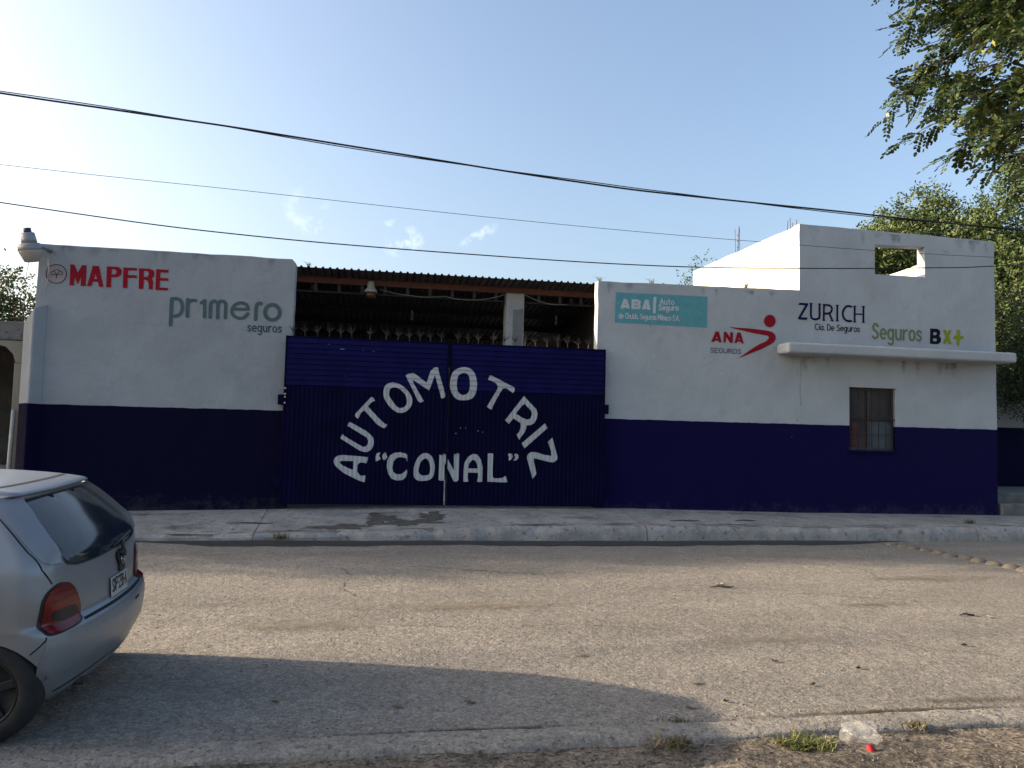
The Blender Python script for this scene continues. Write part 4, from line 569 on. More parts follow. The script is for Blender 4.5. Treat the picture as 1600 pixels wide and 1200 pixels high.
# hinges with pale bolts, bolt latch at the middle
for root, xc, sgn in ((gL, -1.60, -1), (gR, 4.065, 1)):
    for zc in (2.14, .75):
        h = local(boxes('hinge', [(xc-.05, xc+.05, GY-.02, 13.498, zc-.085, zc+.085)], m_gate, bevel=.008), root)
if True:
    bm = bmesh.new()
    for k, z in enumerate((2.33, 2.235, 2.185, 2.085)):
        b = latheo('bolt', [(.017, 0), (.017, .008), (.010, .014)], m_pale, None, 10, Matrix.Translation((-1.533, GY-.012, z)) @ Matrix.Rotation(pi/2, 4, 'X')); local(b, gL)
    bm.free()
local(boxes('latch', [(1.06, 1.38, GY-.035, GY-.015, 1.285, 1.305), (1.10, 1.14, GY-.03, GY-.008, 1.26, 1.33), (1.29, 1.33, GY-.03, GY-.008, 1.26, 1.33)], m_gate, bevel=.003), gL)
# scraped spots on the gate paint
m_scr = mat('scrape', (.45, .45, .47), rough=.7)
for root, x, z, w, h in ((gL, -.62, 3.03, .09, .010), (gL, -.27, 3.02, .03, .012), (gL, -.10, 3.015, .03, .010), (gL, -.85, 3.10, .05, .006), (gL, -.55, 2.57, .012, .012), (gR, 1.44, 1.735, .018, .03), (gR, 1.53, 1.74, .014, .025), (gR, 1.75, 1.695, .025, .02), (gR, 1.83, 1.675, .02, .016), (gR, 1.36, 1.64, .02, .02)):
    P = [(x+w/2*cos(2*pi*k/9)*rnd.uniform(.6, 1.2), z+h/2*sin(2*pi*k/9)*rnd.uniform(.6, 1.2)) for k in range(9)]
    local(link('scrape', [(a, prof(a, c)-.003, c) for a, c in P], [list(range(9))[::-1]], m_scr), root)
# pale strip on the meeting edge, painted in as sunlight through the gap
local(boxes('seam_light_strip', [(1.178, 1.199, GY-.0155, GY-.0125, .41, .84)], mat('seam_daylight', (.62, .62, .62), (.2, .2, .24), 16, .8)), gL)

# ------------------------------------------------------------------ office building on the right
off = empty('office_building', (8, 13.6, .25), 'pale grey two-level building with dark blue base and painted insurance signs', 'building')
m_wallR = paint_wall('stucco_grey', (.65, .70, .735), (.0060, .0036, .062), 1.975)
outl = wobble([(3.92, .12), (12.24, .12), (12.24, 5.80), (7.94, 5.86), (7.94, 4.555), (3.92, 4.50)], amp=.006, seed=5)
local(slab_xz('front_wall', outl, [[(8.99, 1.50), (9.99, 1.50), (9.99, 2.72), (8.99, 2.72)], [(9.555, 4.97), (10.66, 4.97), (10.66, 5.585), (9.555, 5.56)]], 13.5, 13.72, m_wallR), off)
m_white = mat('limewash', (.72, .70, .64), (.60, .57, .50), 1.5, .9, .4, 40, c3=(.42, .36, .28), s3=2.2, t3=(.62, .8))
# roof-terrace side walls, plastered, with a raw masonry crest
def yz_wall(name, x0, x1, poly, material, bevel=.01, seed=9):
    poly = wobble(poly, .3, .01, seed); n = len(poly)
    V = [(x0, y, z) for y, z in poly]+[(x1, y, z) for y, z in poly]
    F = [list(range(n)), list(range(n, 2*n))[::-1]]+[(i, i+n, (i+1) % n+n, (i+1) % n) for i in range(n)]
    bm = bmesh.new(); vs = [bm.verts.new(v) for v in V]
    for f in F: bm.faces.new([vs[i] for i in f])
    o = bmo(name, bm, material); bev(o, bevel); return o
local(yz_wall('terrace_wall', 7.943, 8.10, [(13.722, 4.42), (18.6, 4.42), (18.6, 5.98), (13.722, 5.85)], m_white), off)
local(yz_wall('terrace_wall', 12.05, 12.237, [(13.722, .12), (18.6, .12), (18.6, 5.62), (16.8, 5.70), (13.722, 5.79)], m_white, seed=4), off)
local(boxes('roof_slab', [(4.62, 12.04, 13.725, 18.6, 4.28, 4.41)], m_conc), off)
local(boxes('rear_wall', [(3.93, 12.24, 18.605, 18.8, .12, 4.42)], m_conc), off)
local(yz_wall('yard_wall', 4.45, 4.60, [(13.722, .12), (18.6, .12), (18.6, 4.44), (13.722, 4.46)], m_block), off)
# concrete ledge over the window with broken mortar along its back edge
bm = bmesh.new(); box(bm, 7.46, 12.33, 13.06, 13.497, 3.285, 3.485)
lo = bmo('ledge', bm, m_wallR); m = lo.modifiers.new('b', 'BEVEL'); m.width = .045; m.segments = 4; m.limit_method = 'ANGLE'; local(lo, off)
r = random.Random(4)
for k in range(46):
    x = 7.75+4.4*(k+r.random())/46; s = r.uniform(.012, .035); V = [(x+s*1.6*r.uniform(.6, 1.3)*cos(a), 13.45+.025*r.uniform(-1, 1)+s*sin(a)*.6, 3.484) for a in (0, 1.3, 2.5, 3.8, 5)]+[(x, 13.46, 3.484+s*r.uniform(.5, 1.3))]
    o = link('mortar_crumb', V, [(i, (i+1) % 5, 5) for i in range(5)], (m_conc_d, m_black)[r.random() < .45], None); o.parent = lo
# barred window
def wl_(o): o.parent = win; return o
m_glass = mat('window_glass', (.030, .034, .040), rough=.08, spec=.6, coat=.4)
m_frame = mat('window_frame', (.085, .085, .095), (.05, .05, .06), 9, .55)
win = local(boxes('window', [(8.992, 9.03, 13.58, 13.63, 1.502, 2.718), (9.95, 9.988, 13.58, 13.63, 1.502, 2.718), (9.031, 9.949, 13.58, 13.63, 1.502, 1.55), (9.031, 9.949, 13.58, 13.63, 2.68, 2.718), (9.42, 9.47, 13.575, 13.635, 1.551, 2.679)], m_frame, bevel=.004), off)
wl_(boxes('pane', [(9.031, 9.419, 13.60, 13.606, 1.551, 2.679)], mat('pane_brown', (.105, .080, .075), (.060, .05, .055), 4, .4, spec=.2)))
wl_(boxes('pane', [(9.471, 9.949, 13.60, 13.606, 2.075, 2.679)], mat('pane_brown', (.055, .042, .04))))
wl_(boxes('pane', [(9.471, 9.949, 13.60, 13.606, 1.551, 2.07)], mat('pane_grey', (.15, .175, .20), (.10, .12, .14), 5, .4, spec=.2)))
wl_(boxes('curtain', [(9.06+.05*k, 9.10+.05*k, 13.590, 13.597, 1.60, 2.05) for k in range(4)], mat('curtain_red', (.26, .085, .09), (.13, .06, .065), 9, .9)))
wl_(boxes('lintel_strip', [(8.96, 10.02, 13.478, 13.498, 2.722, 2.745)], m_white))
wl_(boxes('sill', [(8.97, 10.01, 13.46, 13.53, 1.462, 1.498)], m_wallR, bevel=.004))
barm = bpy.data.meshes.new('bar'); bm = bmesh.new(); tube(bm, [(0, 0, 0), (0, 0, 1.215)], .0095, 6); bm.to_mesh(barm); bm.free(); m_bar = mat('bar_paint', (.022, .021, .026), (.010, .010, .02), 6, .7); barm.materials.append(m_bar)
for k in range(7): share('bar', barm, win, (9.05+.147*k, 13.535, 1.502))
wl_(boxes('cross_bar', [(8.993, 9.987, 13.520, 13.530, 2.095, 2.115), (8.993, 9.987, 13.520, 13.530, 1.80, 1.812)], m_bar))
# starter bars left standing on the terrace walls
def rebar(root, pts, r=.007):
    for p in pts: local(tubeo('rebar', p, r, m_rust, None, 5), root)
rebar(off, [[(7.98+.07*k, 13.9+.25*(k % 2), 5.83), (7.98+.07*k+r.uniform(-.02, .02), 13.9+.25*(k % 2), 6.02+.10*r.random())] for k in range(4)])
rebar(off, [[(8.0+.045*(k % 2), 16.2+.12*(k//2), 5.85), (8.0+.05*(k % 2)+r.uniform(-.02, .03), 16.2+.12*(k//2), 6.45+.12*r.random())] for k in range(4)]+[[(7.97, 16.2, 6.05+.14*k), (8.08, 16.32, 6.06+.14*k)] for k in range(3)], .006)
# signs on both walls
for w, c, name, items in WALL_SIGNS:
    v, t = sign_mesh(items); y = 13.4968 if c in ('cyan', 'pink') else 13.4938
    o = link(name, [(p.x, y, p.y) for p in v], [list(f) for f in t], sign_mat(c))
    if sum(p.normal.y*p.area for p in o.data.polygons) > 0: o.data.flip_normals()
    local(o, wallL if w == 'L' else off)
# settling crack and small chips in the plaster
m_crack = mat('crack', (.16, .16, .16), rough=1)
def crack(root, pts, w):
    P = []; 
    for x, z in pts: P.append((x+rnd.uniform(-.008, .008), z))
    V = []; F = []
    for i, (x, z) in enumerate(P):
        ww = w*rnd.uniform(.3, 1); V += [(x-ww, 13.4965, z-ww*.3), (x+ww, 13.4965, z+ww*.3)]
        if i: F.append((2*i-2, 2*i-1, 2*i+1, 2*i))
    local(link('crack', V, F, m_crack), root)
crack(off, [(9.9+.12*k, 5.71+.015*math.sin(k*2.1)) for k in range(4)], .006)
crack(off, [(10.95+.1*k, 5.52+.02*math.sin(k*1.7)) for k in range(6)], .006)
for x, z in ((5.02, 3.83), (5.13, 3.80), (4.93, 3.71), (7.9, 2.05), (7.78, 1.72)):
    P = [(x+.014*cos(k)*rnd.uniform(.5, 1.2), z+.016*sin(k)*rnd.uniform(.5, 1.2)) for k in range(6)]
    local(link('chip', [(a, 13.4965, c) for a, c in P], [list(range(6))[::-1]], m_crack), off)

# grime runs, a patched joint and a lighter filler strip on the plaster
def wall_film(root, x, z, w, h, material, i):
    V, F, A = [], [], []; nx_, nz_ = 8, 10
    for j in range(nz_+1):
        for k in range(nx_+1):
            u, v = k/nx_*2-1, j/nz_; V.append((x+u*w/2, 13.4972-.0003*(i % 6), z-h*v)); A.append(.42-.75*abs(u)**1.5-.55*v**1.6)
    for j in range(nz_): F += [(j*(nx_+1)+k, (j+1)*(nx_+1)+k, (j+1)*(nx_+1)+k+1, j*(nx_+1)+k+1) for k in range(nx_)]
    o = link('grime_run', V, F, material); at = o.data.attributes.new('fall', 'FLOAT', 'POINT')
    for q, a in enumerate(A): at.data[q].value = a
    local(o, root)
m_run = film_mat('wall_grime', (.26, .265, .26), 7, .66, 1.25, .4)
rw = random.Random(77)
for i in range(16): wall_film(off, rw.uniform(7.7, 12.1), 3.275, rw.uniform(.15, .5), rw.uniform(.2, .6), m_run, i)
for i in range(10): wall_film(off, rw.uniform(8.1, 12.1), 5.79, rw.uniform(.2, .6), rw.uniform(.2, .5), m_run, i)
for i in range(8): wall_film(off, rw.uniform(4.1, 7.8), 4.49, rw.uniform(.2, .6), rw.uniform(.15, .4), m_run, i)
for i in range(10): wall_film(wallL, rw.uniform(-5.4, -1.7), 4.555, rw.uniform(.2, .6), rw.uniform(.15, .45), m_run, i)
crack(off, [(7.96+.006*math.sin(k), 3.2-.11*k) for k in range(9)], .003)
crack(wallL, [(-4.1+.16*k, 3.32+.012*math.sin(k*1.3)) for k in range(9)], .003)
# ------------------------------------------------------------------ workshop canopy behind the gate
m_tpost = mat('truss_grey', (.10, .075, .07), (.06, .05, .05), 8, .7)
shed = empty('workshop_canopy', (1.3, 15.2, .3), 'dark corrugated metal roof on red-brown steel beam behind the gate', 'canopy')
xs, zz = [], []; x = -5.44
while x < 4.72:
    for f, h in ((0, 0), (.28, 0), (.42, .028), (.60, .028), (.74, 0)): xs.append(x+f*.130); zz.append(h)
    x += .130
xs = [min(q, 4.72) for q in xs]
V, F = [], []; n = len(xs)
def rfz(y): return 4.645-.085*(y-14.5)
for y in (14.5, 16.5, 19, 22, 25): V += [(a, y, rfz(y)+h) for a, h in zip(xs, zz)]
for j in range(4): F += [(j*n+i, j*n+i+1, (j+1)*n+i+1, (j+1)*n+i) for i in range(n-1)]
o = link('roof_sheet', V, F, m_galv); sm = o.modifiers.new('t', 'SOLIDIFY'); sm.thickness = .004; local(o, shed)
local(boxes('front_beam', [(-5.42, 4.44, 15.10, 15.18, 4.475, 4.590), (-5.42, 4.44, 15.075, 15.099, 4.575, 4.592), (-5.42, 4.44, 15.075, 15.099, 4.473, 4.490)], m_brown), shed)
for k in range(14): local(boxes('truss_post', [(-1.72+.44*k, -1.66+.44*k, 15.11, 15.16, 4.325, 4.472)], m_tpost), shed)
local(boxes('truss_chord', [(-5.42, 2.44, 15.105, 15.165, 4.29, 4.323), (2.88, 4.44, 15.105, 15.165, 4.29, 4.323)], m_darksteel), shed)
for k, y in enumerate((15.9, 17.2, 18.5, 19.8, 21.1, 22.4)): local(boxes('purlin', [(-5.42, 4.44, y, y+.06, rfz(y)-.11, rfz(y)-.008)], m_darksteel), shed)
for x in (-1.35, 2.6, 3.8): local(boxes('rafter', [(x, x+.09, 15.2, 15.85, 4.36, 4.46)], m_darksteel), shed)
m_post = mat('post_white', (.66, .66, .63), (.55, .55, .53), 3, .85, .3, 40, c3=(.30, .29, .28), s3=11, t3=(.62, .7))
col = boxes('column', [(2.47, 2.83, 15.0, 15.07, .3, 4.465), (2.47, 2.83, 15.071, 15.36, .3, 4.465)], m_post, bevel=.012); local(col, shed)
pt = wobble([(2.60, 3.3), (2.81, 3.3), (2.81, 4.12), (2.79, 4.15), (2.60, 4.13)], .12, .012, 6)
o = link('grey_patch', [(a, 14.996, c) for a, c in pt], [list(range(len(pt)))], mat('patch_grey', (.33, .34, .34), (.28, .29, .29), 4, .9)); o.parent = col
local(boxes('rear_block_wall', [(-5.4, 4.44, 25.2, 25.4, .1, 4.3)], m_block), shed)
local(boxes('side_block_wall', [(-5.62, -5.45, 13.8, 25.1, .1, 4.35)], m_block), shed)
tag(boxes('yard_floor', [(-5.44, 4.44, 13.64, 25.19, -.05, .30)], m_conc_d), kind='structure')
# festoon cable along the beam
pts = []
for a, b, sag in (((-.05, 4.40), (1.25, 4.33), .06), ((1.25, 4.33), (2.45, 4.45), .10), ((2.85, 4.45), (3.72, 4.30), .07)):
    seg = [(a[0]+(b[0]-a[0])*t/8, 15.03, a[1]+(b[1]-a[1])*t/8-sag*4*(t/8)*(1-t/8)+rnd.uniform(-.006, .006)) for t in range(9)]
    pts.append(seg)
bm = bmesh.new()
for s in pts: tube(bm, s, .0075, 5)
tag(bmo('cable', bm, mat('cable_pale', (.40, .38, .36), rough=.7), None, True), 'thin pale cable sagging along the brown canopy beam', 'cable')
# yard lights
yl = empty('yard_light', (-.2, 14.93, 4.33), 'white flared yard light hanging on the brown beam above the gate', 'lamp')
M = Matrix.Translation((0, 0, 0))
latheo('housing', [(.02, .20), (.062, .195), (.070, .15), (.078, .06), (.118, .02), (.125, -.02), (.115, -.022)], m_pale, yl)
latheo('glass_cup', [(.098, -.024), (.092, -.08), (.08, -.12), (.03, -.135)], mat('amber_glass', (.22, .075, .04), (.14, .05, .03), 8, .25), yl)
boxes('bracket', [(-.02, .02, .03, .16, .14, .19)], m_darksteel, yl)
cl = empty('yard_light', (-5.53, 13.22, 4.42), 'grey dusk-to-dawn lamp with dark sensor cap on the left wall corner', 'lamp')
cl.scale = (1.15, 1.0, 1.15)
T = Matrix.Rotation(radians(-9), 4, 'Y') @ Matrix.Rotation(radians(8), 4, 'X')
latheo('refractor', [(.075, -.19), (.095, -.185), (.150, -.045), (.152, -.035)], mat('refractor', (.62, .58, .52), (.52, .48, .43), 20, .35), cl, 28, T)
latheo('reflector_ring', [(.150, -.034), (.156, -.03), (.150, .03), (.125, .065), (.09, .068)], m_lampgrey, cl, 28, T)
latheo('housing', [(.098, .069), (.096, .12), (.082, .21), (.07, .215)], m_lampgrey, cl, 24, T)
latheo('sensor', [(.046, .216), (.050, .222), (.048, .275), (.040, .28)], mat('sensor_dark', (.03, .028, .06), rough=.4), cl, 18, T)
tubeo('arm', [(.06, .02, .06), (.13, .10, .05), (.17, .26, .02)], .03, m_lampgrey, cl, 10)
tubeo('conduit', [(.165, .235, -.10), (.175, .24, -.33)], .011, m_pale, cl, 6)
tubeo('wire', [(-.01, .02, -.18), (-.035, .03, -.34), (-.05, .06, -.52), (-.02, .12, -.66), (.05, .2, -.68), (.12, .25, -.60), (.155, .262, -.45), (.165, .262, -.30)], .004, m_lampgrey, cl, 5)
# bare bulbs under the canopy
for x, y, z, lab in ((.66, 16.4, 4.13, 'small spiral bulb hanging under the dark canopy left of the white column'), (4.02-.3, 16.0, 4.12, 'small spiral bulb hanging under the dark canopy right of the white column')):
    b = empty('light_bulb', (x, y, z), lab, 'bulb', 'bulbs under the canopy')
    latheo('socket', [(.018, .10), (.022, .06), (.022, .04)], m_pale, b, 10)
    bm = bmesh.new(); tube(bm, [(.022*cos(k*.9), .022*sin(k*.9), .035-.0065*k) for k in range(22)], .009, 6); bmo('spiral_tube', bm, m_pale, b, True)
    tubeo('cord', [(0, 0, .10), (0, 0, rfz(y)-z)], .004, m_wire, b, 5)
# ------------------------------------------------------------------ overhead cables
def cable(label, strands, material=m_wire):
    c = empty('overhead_cable', strands[0][0][0], label, 'cable', 'overhead cables')
    for pts, rad in strands:
        P = [Vector(p) for p in pts]; Q = []
        for i in range(len(P)-1):
            a, b, cc, d = P[max(i-1, 0)], P[i], P[i+1], P[min(i+2, len(P)-1)]
            for j in range(8):
                t = j/8; Q.append(.5*((2*b)+(cc-a)*t+(2*a-5*b+4*cc-d)*t*t+(3*b-a-3*cc+d)*t**3))
        Q.append(P[-1]); bm = bmesh.new(); tube(bm, Q, rad, 6); local(bmo('strand', bm, material, None, True), c)
C1 = [(-30, 7.9), (-16, 6.85), (-5.09, 6.03), (-3.78, 5.95), (-2.24, 5.84), (-.35, 5.68), (1.84, 5.53), (3.83, 5.42), (5.93, 5.35), (8.17, 5.29), (10.56, 5.27), (18, 5.42), (32, 6.2)]
def twist(k): return [(x, 11+.016*sin(x*.8+k*pi), lerp_tab(C1, x)+.014*cos(x*.8+k*pi)) for x in [-30+.75*i for i in range(83)]]
cable('thick black twin cable sagging highest across the sky', [(twist(0), .013), (twist(1), .007)])
cable('thinnest wire crossing the sky between two thicker cables', [([(-30, 12, 6.4), (-15, 12, 5.75), (-5.49, 12, 5.36), (-1.93, 12, 5.24), (2.03, 12, 5.10), (5.89, 12, 5.03), (10.84, 12, 5.05), (20, 12, 5.35), (32, 12, 6)], .004)])
cable('lowest black cable passing just above the roofs and office wall', [([(-30, 12.02, 7.2), (-15, 12.02, 5.7), (-5.46, 12.02, 4.81), (-1.9, 12.02, 4.56), (2.04, 12.02, 4.49), (4.75, 12.02, 4.51), (7.07, 12.02, 4.62), (9.54, 12.02, 4.78), (11.5, 12.02, 4.96), (20, 12.02, 5.9), (32, 12.02, 7.5)], .009)])

# ------------------------------------------------------------------ neighbour on the left, wall on the right
nb = empty('neighbour_house', (-8, 14, .2), 'unfinished concrete house front at the left frame edge with bare rebar', 'house')
m_cream = mat('cream_plaster', (.40, .355, .28), (.32, .29, .24), 2, .9, .4, 40)
local(boxes('ring_beam', [(-15, -5.72, 13.72, 13.98, 2.99, 3.30)], m_conc_d, bevel=.02), nb)
V = []; prof_ = [(-15, 2.985), (-5.73, 2.985), (-5.73, 2.62), (-5.86, 2.62), (-5.90, 2.76), (-6.02, 2.88), (-6.25, 2.93), (-8.6, 2.93), (-8.8, 2.86), (-8.9, 2.62), (-9.2, 2.62), (-9.2, 2.4), (-15, 2.4)]
local(slab_xz('arch_band', prof_, [], 13.74, 13.94, m_cream, None, .01), nb)
local(boxes('pillar', [(-5.88, -5.735, 13.75, 13.93, .12, 2.62), ], m_cream, bevel=.015), nb)
local(boxes('pillar', [(-9.18, -8.92, 13.75, 13.93, .12, 2.62), ], m_cream, bevel=.015), nb)
local(boxes('front_wall', [(-15, -9.2, 13.75, 13.93, .12, 2.395)], m_cream), nb)
local(boxes('rear_wall', [(-15, -5.75, 17.0, 17.2, .12, 3.2)], m_conc_d), nb)
local(boxes('roof_slab', [(-15, -5.75, 13.99, 17.2, 3.05, 3.28)], m_conc_d), nb)
local(boxes('column', [(-6.42, -6.30, 15.2, 15.35, .12, 3.0)], m_conc_d), nb)
for k in range(3): local(boxes('step', [(-8.9, -5.95, 14.1+.3*k, 14.4+.3*k, .12, .62+.14*k)], m_conc, bevel=.01), nb)
local(tubeo('pipe', [(-5.83, 13.66, .15), (-5.80, 13.66, 1.85)], .035, m_pale, None, 10), nb)
rebar(nb, [[(-5.95+.075*k, 13.80+.06*(k % 2), 3.28), (-5.96+.075*k+rnd.uniform(-.02, .02), 13.8+.06*(k % 2), 3.52+.22*rnd.random())] for k in range(5)]+[[(-6.0, 13.78, 3.36), (-5.6, 13.80, 3.37)]], .009)
sw = empty('side_wall', (16, 16.1, .3), 'shaded pale grey and blue wall set back beyond the office corner', 'wall')
m_wallS = paint_wall('stucco_side', (.50, .51, .50), (.003, .002, .035), 2.09)
local(boxes('wall_panel', [(12.45, 24, 16.0, 16.2, .1, 3.45)], m_wallS, bevel=.012), sw)
stp = boxes('concrete_step', [(12.30, 16.5, 13.75, 15.98, .1, .70), (12.30, 16.5, 13.45, 13.749, .1, .50)], m_conc_d, bevel=.02)
tag(stp, 'old raised concrete slab beside the right end of the office wall', 'step')
# ------------------------------------------------------------------ road studs across the street
m_stud = mat('stud_yellow_worn', (.27, .215, .11), (.19, .175, .155), 14, .8, .3, 60, c3=(.16, .145, .13), s3=10, t3=(.40, .56))
me = bpy.data.meshes.new('road_stud'); bm = bmesh.new(); lathe(bm, [(.112, 0), (.110, .010), (.096, .030), (.07, .046), (.03, .055)], 20)
bm.to_mesh(me); bm.free(); me.polygons.foreach_set('use_smooth', [True]*len(me.polygons)); me.materials.append(m_stud)
ORD = ['second', 'third', 'fourth', 'fifth', 'sixth', 'seventh', 'eighth', 'ninth', 'tenth', 'eleventh', 'twelfth']
for k in range(16):
    y = 11.33-.262*k
    o = bpy.data.objects.new('road_stud', me); COL.objects.link(o); o.location = (8.30+.02*sin(k*2.3), y, rz(8.3, y)-.004); o.rotation_euler = (rnd.uniform(-.04, .04), rnd.uniform(-.04, .04), k*1.7); o.scale = (1, .96, rnd.uniform(.85, 1.1))
    tag(o, 'worn yellow dome stud nearest the far kerb in the row' if k == 0 else 'worn yellow dome stud, %s from the far kerb in the row' % ORD[k-1] if k < 12 else 'worn yellow dome stud of the row continuing beyond the frame', 'road stud', 'dome studs in a row across the road')
    if k >= 12: bpy.data.objects.remove(o)

# ------------------------------------------------------------------ vegetation
def leaf_mat(name, c1, c2, c3):
    m = bpy.data.materials.new(name); m.use_nodes = True; N, L = m.node_tree.nodes, m.node_tree.links; b = N['Principled BSDF']
    b.inputs['Roughness'].default_value = .55; b.inputs['Specular IOR Level'].default_value = .35
    g = N.new('ShaderNodeNewGeometry'); r = N.new('ShaderNodeValToRGB'); L.new(g.outputs['Random Per Island'], r.inputs[0])
    e = r.color_ramp.elements; e[0].color = (*c1, 1); e[1].color = (*c3, 1); q = e.new(.55); q.color = (*c2, 1); e[2].position = .97
    t = N.new('ShaderNodeBsdfTranslucent'); mx = N.new('ShaderNodeMixShader'); mx.inputs[0].default_value = .22
    L.new(r.outputs[0], b.inputs['Base Color']); L.new(r.outputs[0], t.inputs['Color'])
    L.new(b.outputs[0], mx.inputs[1]); L.new(t.outputs[0], mx.inputs[2]); L.new(mx.outputs[0], N['Material Output'].inputs['Surface'])
    return m
m_leaf_far = leaf_mat('leaf_mesquite', (.040, .076, .021), (.066, .102, .030), (.115, .132, .045))
m_leaf_near = leaf_mat('leaf_pinnate', (.018, .040, .016), (.034, .064, .022), (.10, .115, .035))
m_leaf_left = leaf_mat('leaf_dark', (.035, .058, .020), (.060, .085, .028), (.12, .13, .05))
def rdir(r):
    z = r.uniform(-1, 1); a = r.uniform(0, 2*pi); q = math.sqrt(1-z*z); return Vector((q*cos(a), q*sin(a), z))
def limbs(base, tips, r0, seed, parent, name='trunk'):
    r = random.Random(seed); bm = bmesh.new(); top = Vector(base)+(sum((Vector(t) for t in tips), Vector())/len(tips)-Vector(base))*.42
    mid = (Vector(base)+top)/2+Vector((r.uniform(-.15, .15), r.uniform(-.15, .15), 0))
    tube(bm, [base, mid, top], [r0, r0*.8, r0*.66], 8)
    o = bmo(name, bm, m_bark, None, True); local(o, parent)
    bm = bmesh.new()
    for t in tips:
        t = Vector(t); s = mid+(top-mid)*r.uniform(.5, 1); k = s.lerp(t, .5)+Vector((r.uniform(-.25, .25), r.uniform(-.25, .25), r.uniform(0, .35)))
        tube(bm, [s, k, t], [r0*.4, r0*.24, r0*.06], 6)
    o = bmo('limbs', bm, m_bark, None, True); local(o, parent)
def crown_leaves(clumps, per, size, seed, aspect=.42):
    """small pointed leaves in sprays around clump centres, denser towards each clump's surface"""
    r = random.Random(seed); V, F = [], []
    for c, rad in clumps:
        c = Vector(c)
        for _ in range(int(per*rad*rad)):
            # a short spray: 7 leaves along a twig that points outward
            d = rdir(r); p = c+d*rad*(r.random()**.45); out_ = (d+rdir(r)*.8+Vector((0, 0, .25))).normalized()
            side = out_.cross(rdir(r)).normalized(); L_ = size*r.uniform(2.2, 4.2)
            for k in range(7):
                q = p+out_*L_*(k/6)+Vector((0, 0, -.15*L_*(k/6)**2)); s = side*(1 if k % 2 else -1); s = (s+out_*.7+rdir(r)*.45).normalized()
                w = s.cross(rdir(r)).normalized()*size*aspect*.5; l = size*r.uniform(.7, 1.2); b = len(V)
                V += [q, q+s*l*.45+w, q+s*l, q+s*l*.45-w]; F.append((b, b+1, b+2, b+3))
    return V, F
def tree(name, label, base, clumps, r0, per, size, material, seed, group=None, cat='tree', aspect=.42):
    t = empty(name, base, label, cat, group)
    big = sorted(clumps, key=lambda c: -c[1])[:9]
    limbs(base, [c for c, _ in big], r0, seed, t)
    V, F = crown_leaves(clumps, per, size, seed, aspect)
    local(link('crown', V, F, material), t); return t
def clump_set(c, rx, ry, rz_, n, rmin, rmax, seed):
    r = random.Random(seed); out_ = []
    for _ in range(n):
        d = rdir(r)*(r.random()**.4); out_.append(((c[0]+d.x*rx, c[1]+d.y*ry, c[2]+d.z*rz_), r.uniform(rmin, rmax)))
    return out_
G1 = 'trees behind the office building'
tree('mesquite_tree', 'light green feathery tree directly behind the upper office wall', (14.6, 22.5, .1), clump_set((14.9, 22, 6.7), 2.1, 1.6, 1.35, 40, .45, .85, 1), .20, 300, .135, m_leaf_far, 1, G1)
tree('mesquite_tree', 'tall light green tree whose crown rises behind the right part of the office wall', (16.6, 22, .1), clump_set((16.8, 21.5, 6.4), 2.0, 1.6, 2.5, 44, .45, .85, 2)+[((16.6, 21, 9.0), .55), ((16.9, 21, 9.2), .4), ((15.9, 21, 8.7), .45)], .24, 300, .135, m_leaf_far, 2, G1)
tree('mesquite_tree', 'big yellow-green tree filling the right frame edge beyond the office corner', (18.8, 20, .1), clump_set((18.6, 19.4, 5.6), 2.4, 1.9, 3.9, 64, .55, .95, 3), .26, 300, .135, m_leaf_far, 3, G1)
tree('shrub', 'dark leafy shrub at the right edge in front of the shaded side wall', (15.6, 15.4, .68), clump_set((15.0, 15.3, 3.9), 1.1, .5, 1.2, 22, .35, .6, 4), .07, 420, .09, m_leaf_left, 4, None, 'shrub')
tree('broadleaf_tree', 'green tree behind the concrete house at the left frame edge', (-9.6, 20.5, .1), clump_set((-9.3, 20, 3.9), 1.7, 1.5, 1.3, 22, .4, .7, 5)+[((-8.6, 19.2, 4.75), .45), ((-8.75, 19.3, 5.0), .28)], .18, 260, .11, m_leaf_left, 5)
sp_ = [((8.0, 19.3, 5.4), .32), ((8.35, 19.3, 6.0), .30), ((7.85, 19.2, 5.95), .22), ((8.55, 19.4, 6.45), .22), ((7.6, 19.3, 5.5), .2)]
tree('sapling', 'thin loose sapling poking up left of the bright terrace wall', (8.1, 19.4, .1), sp_, .05, 150, .085, m_leaf_left, 6)
# street trees farther left along the block; their shade reaches the far lane
for k, (x, y, h, lab) in enumerate(((-23.5, 15.9, 8.4, 'farthest'), (-19.6, 15.7, 8.2, 'third'), (-15.8, 15.9, 8.6, 'second'), (-12.0, 16.0, 8.9, 'nearest'))):
    tree('street_tree', 'leafy street tree left of the frame, %s from the wall' % lab, (x, y, .1), clump_set((x, y, h-2.6), 2.2, 1.5, 2.1, 24, .5, .85, 20+k), .22, 150, .15, m_leaf_left, 20+k, 'street trees left of the frame')
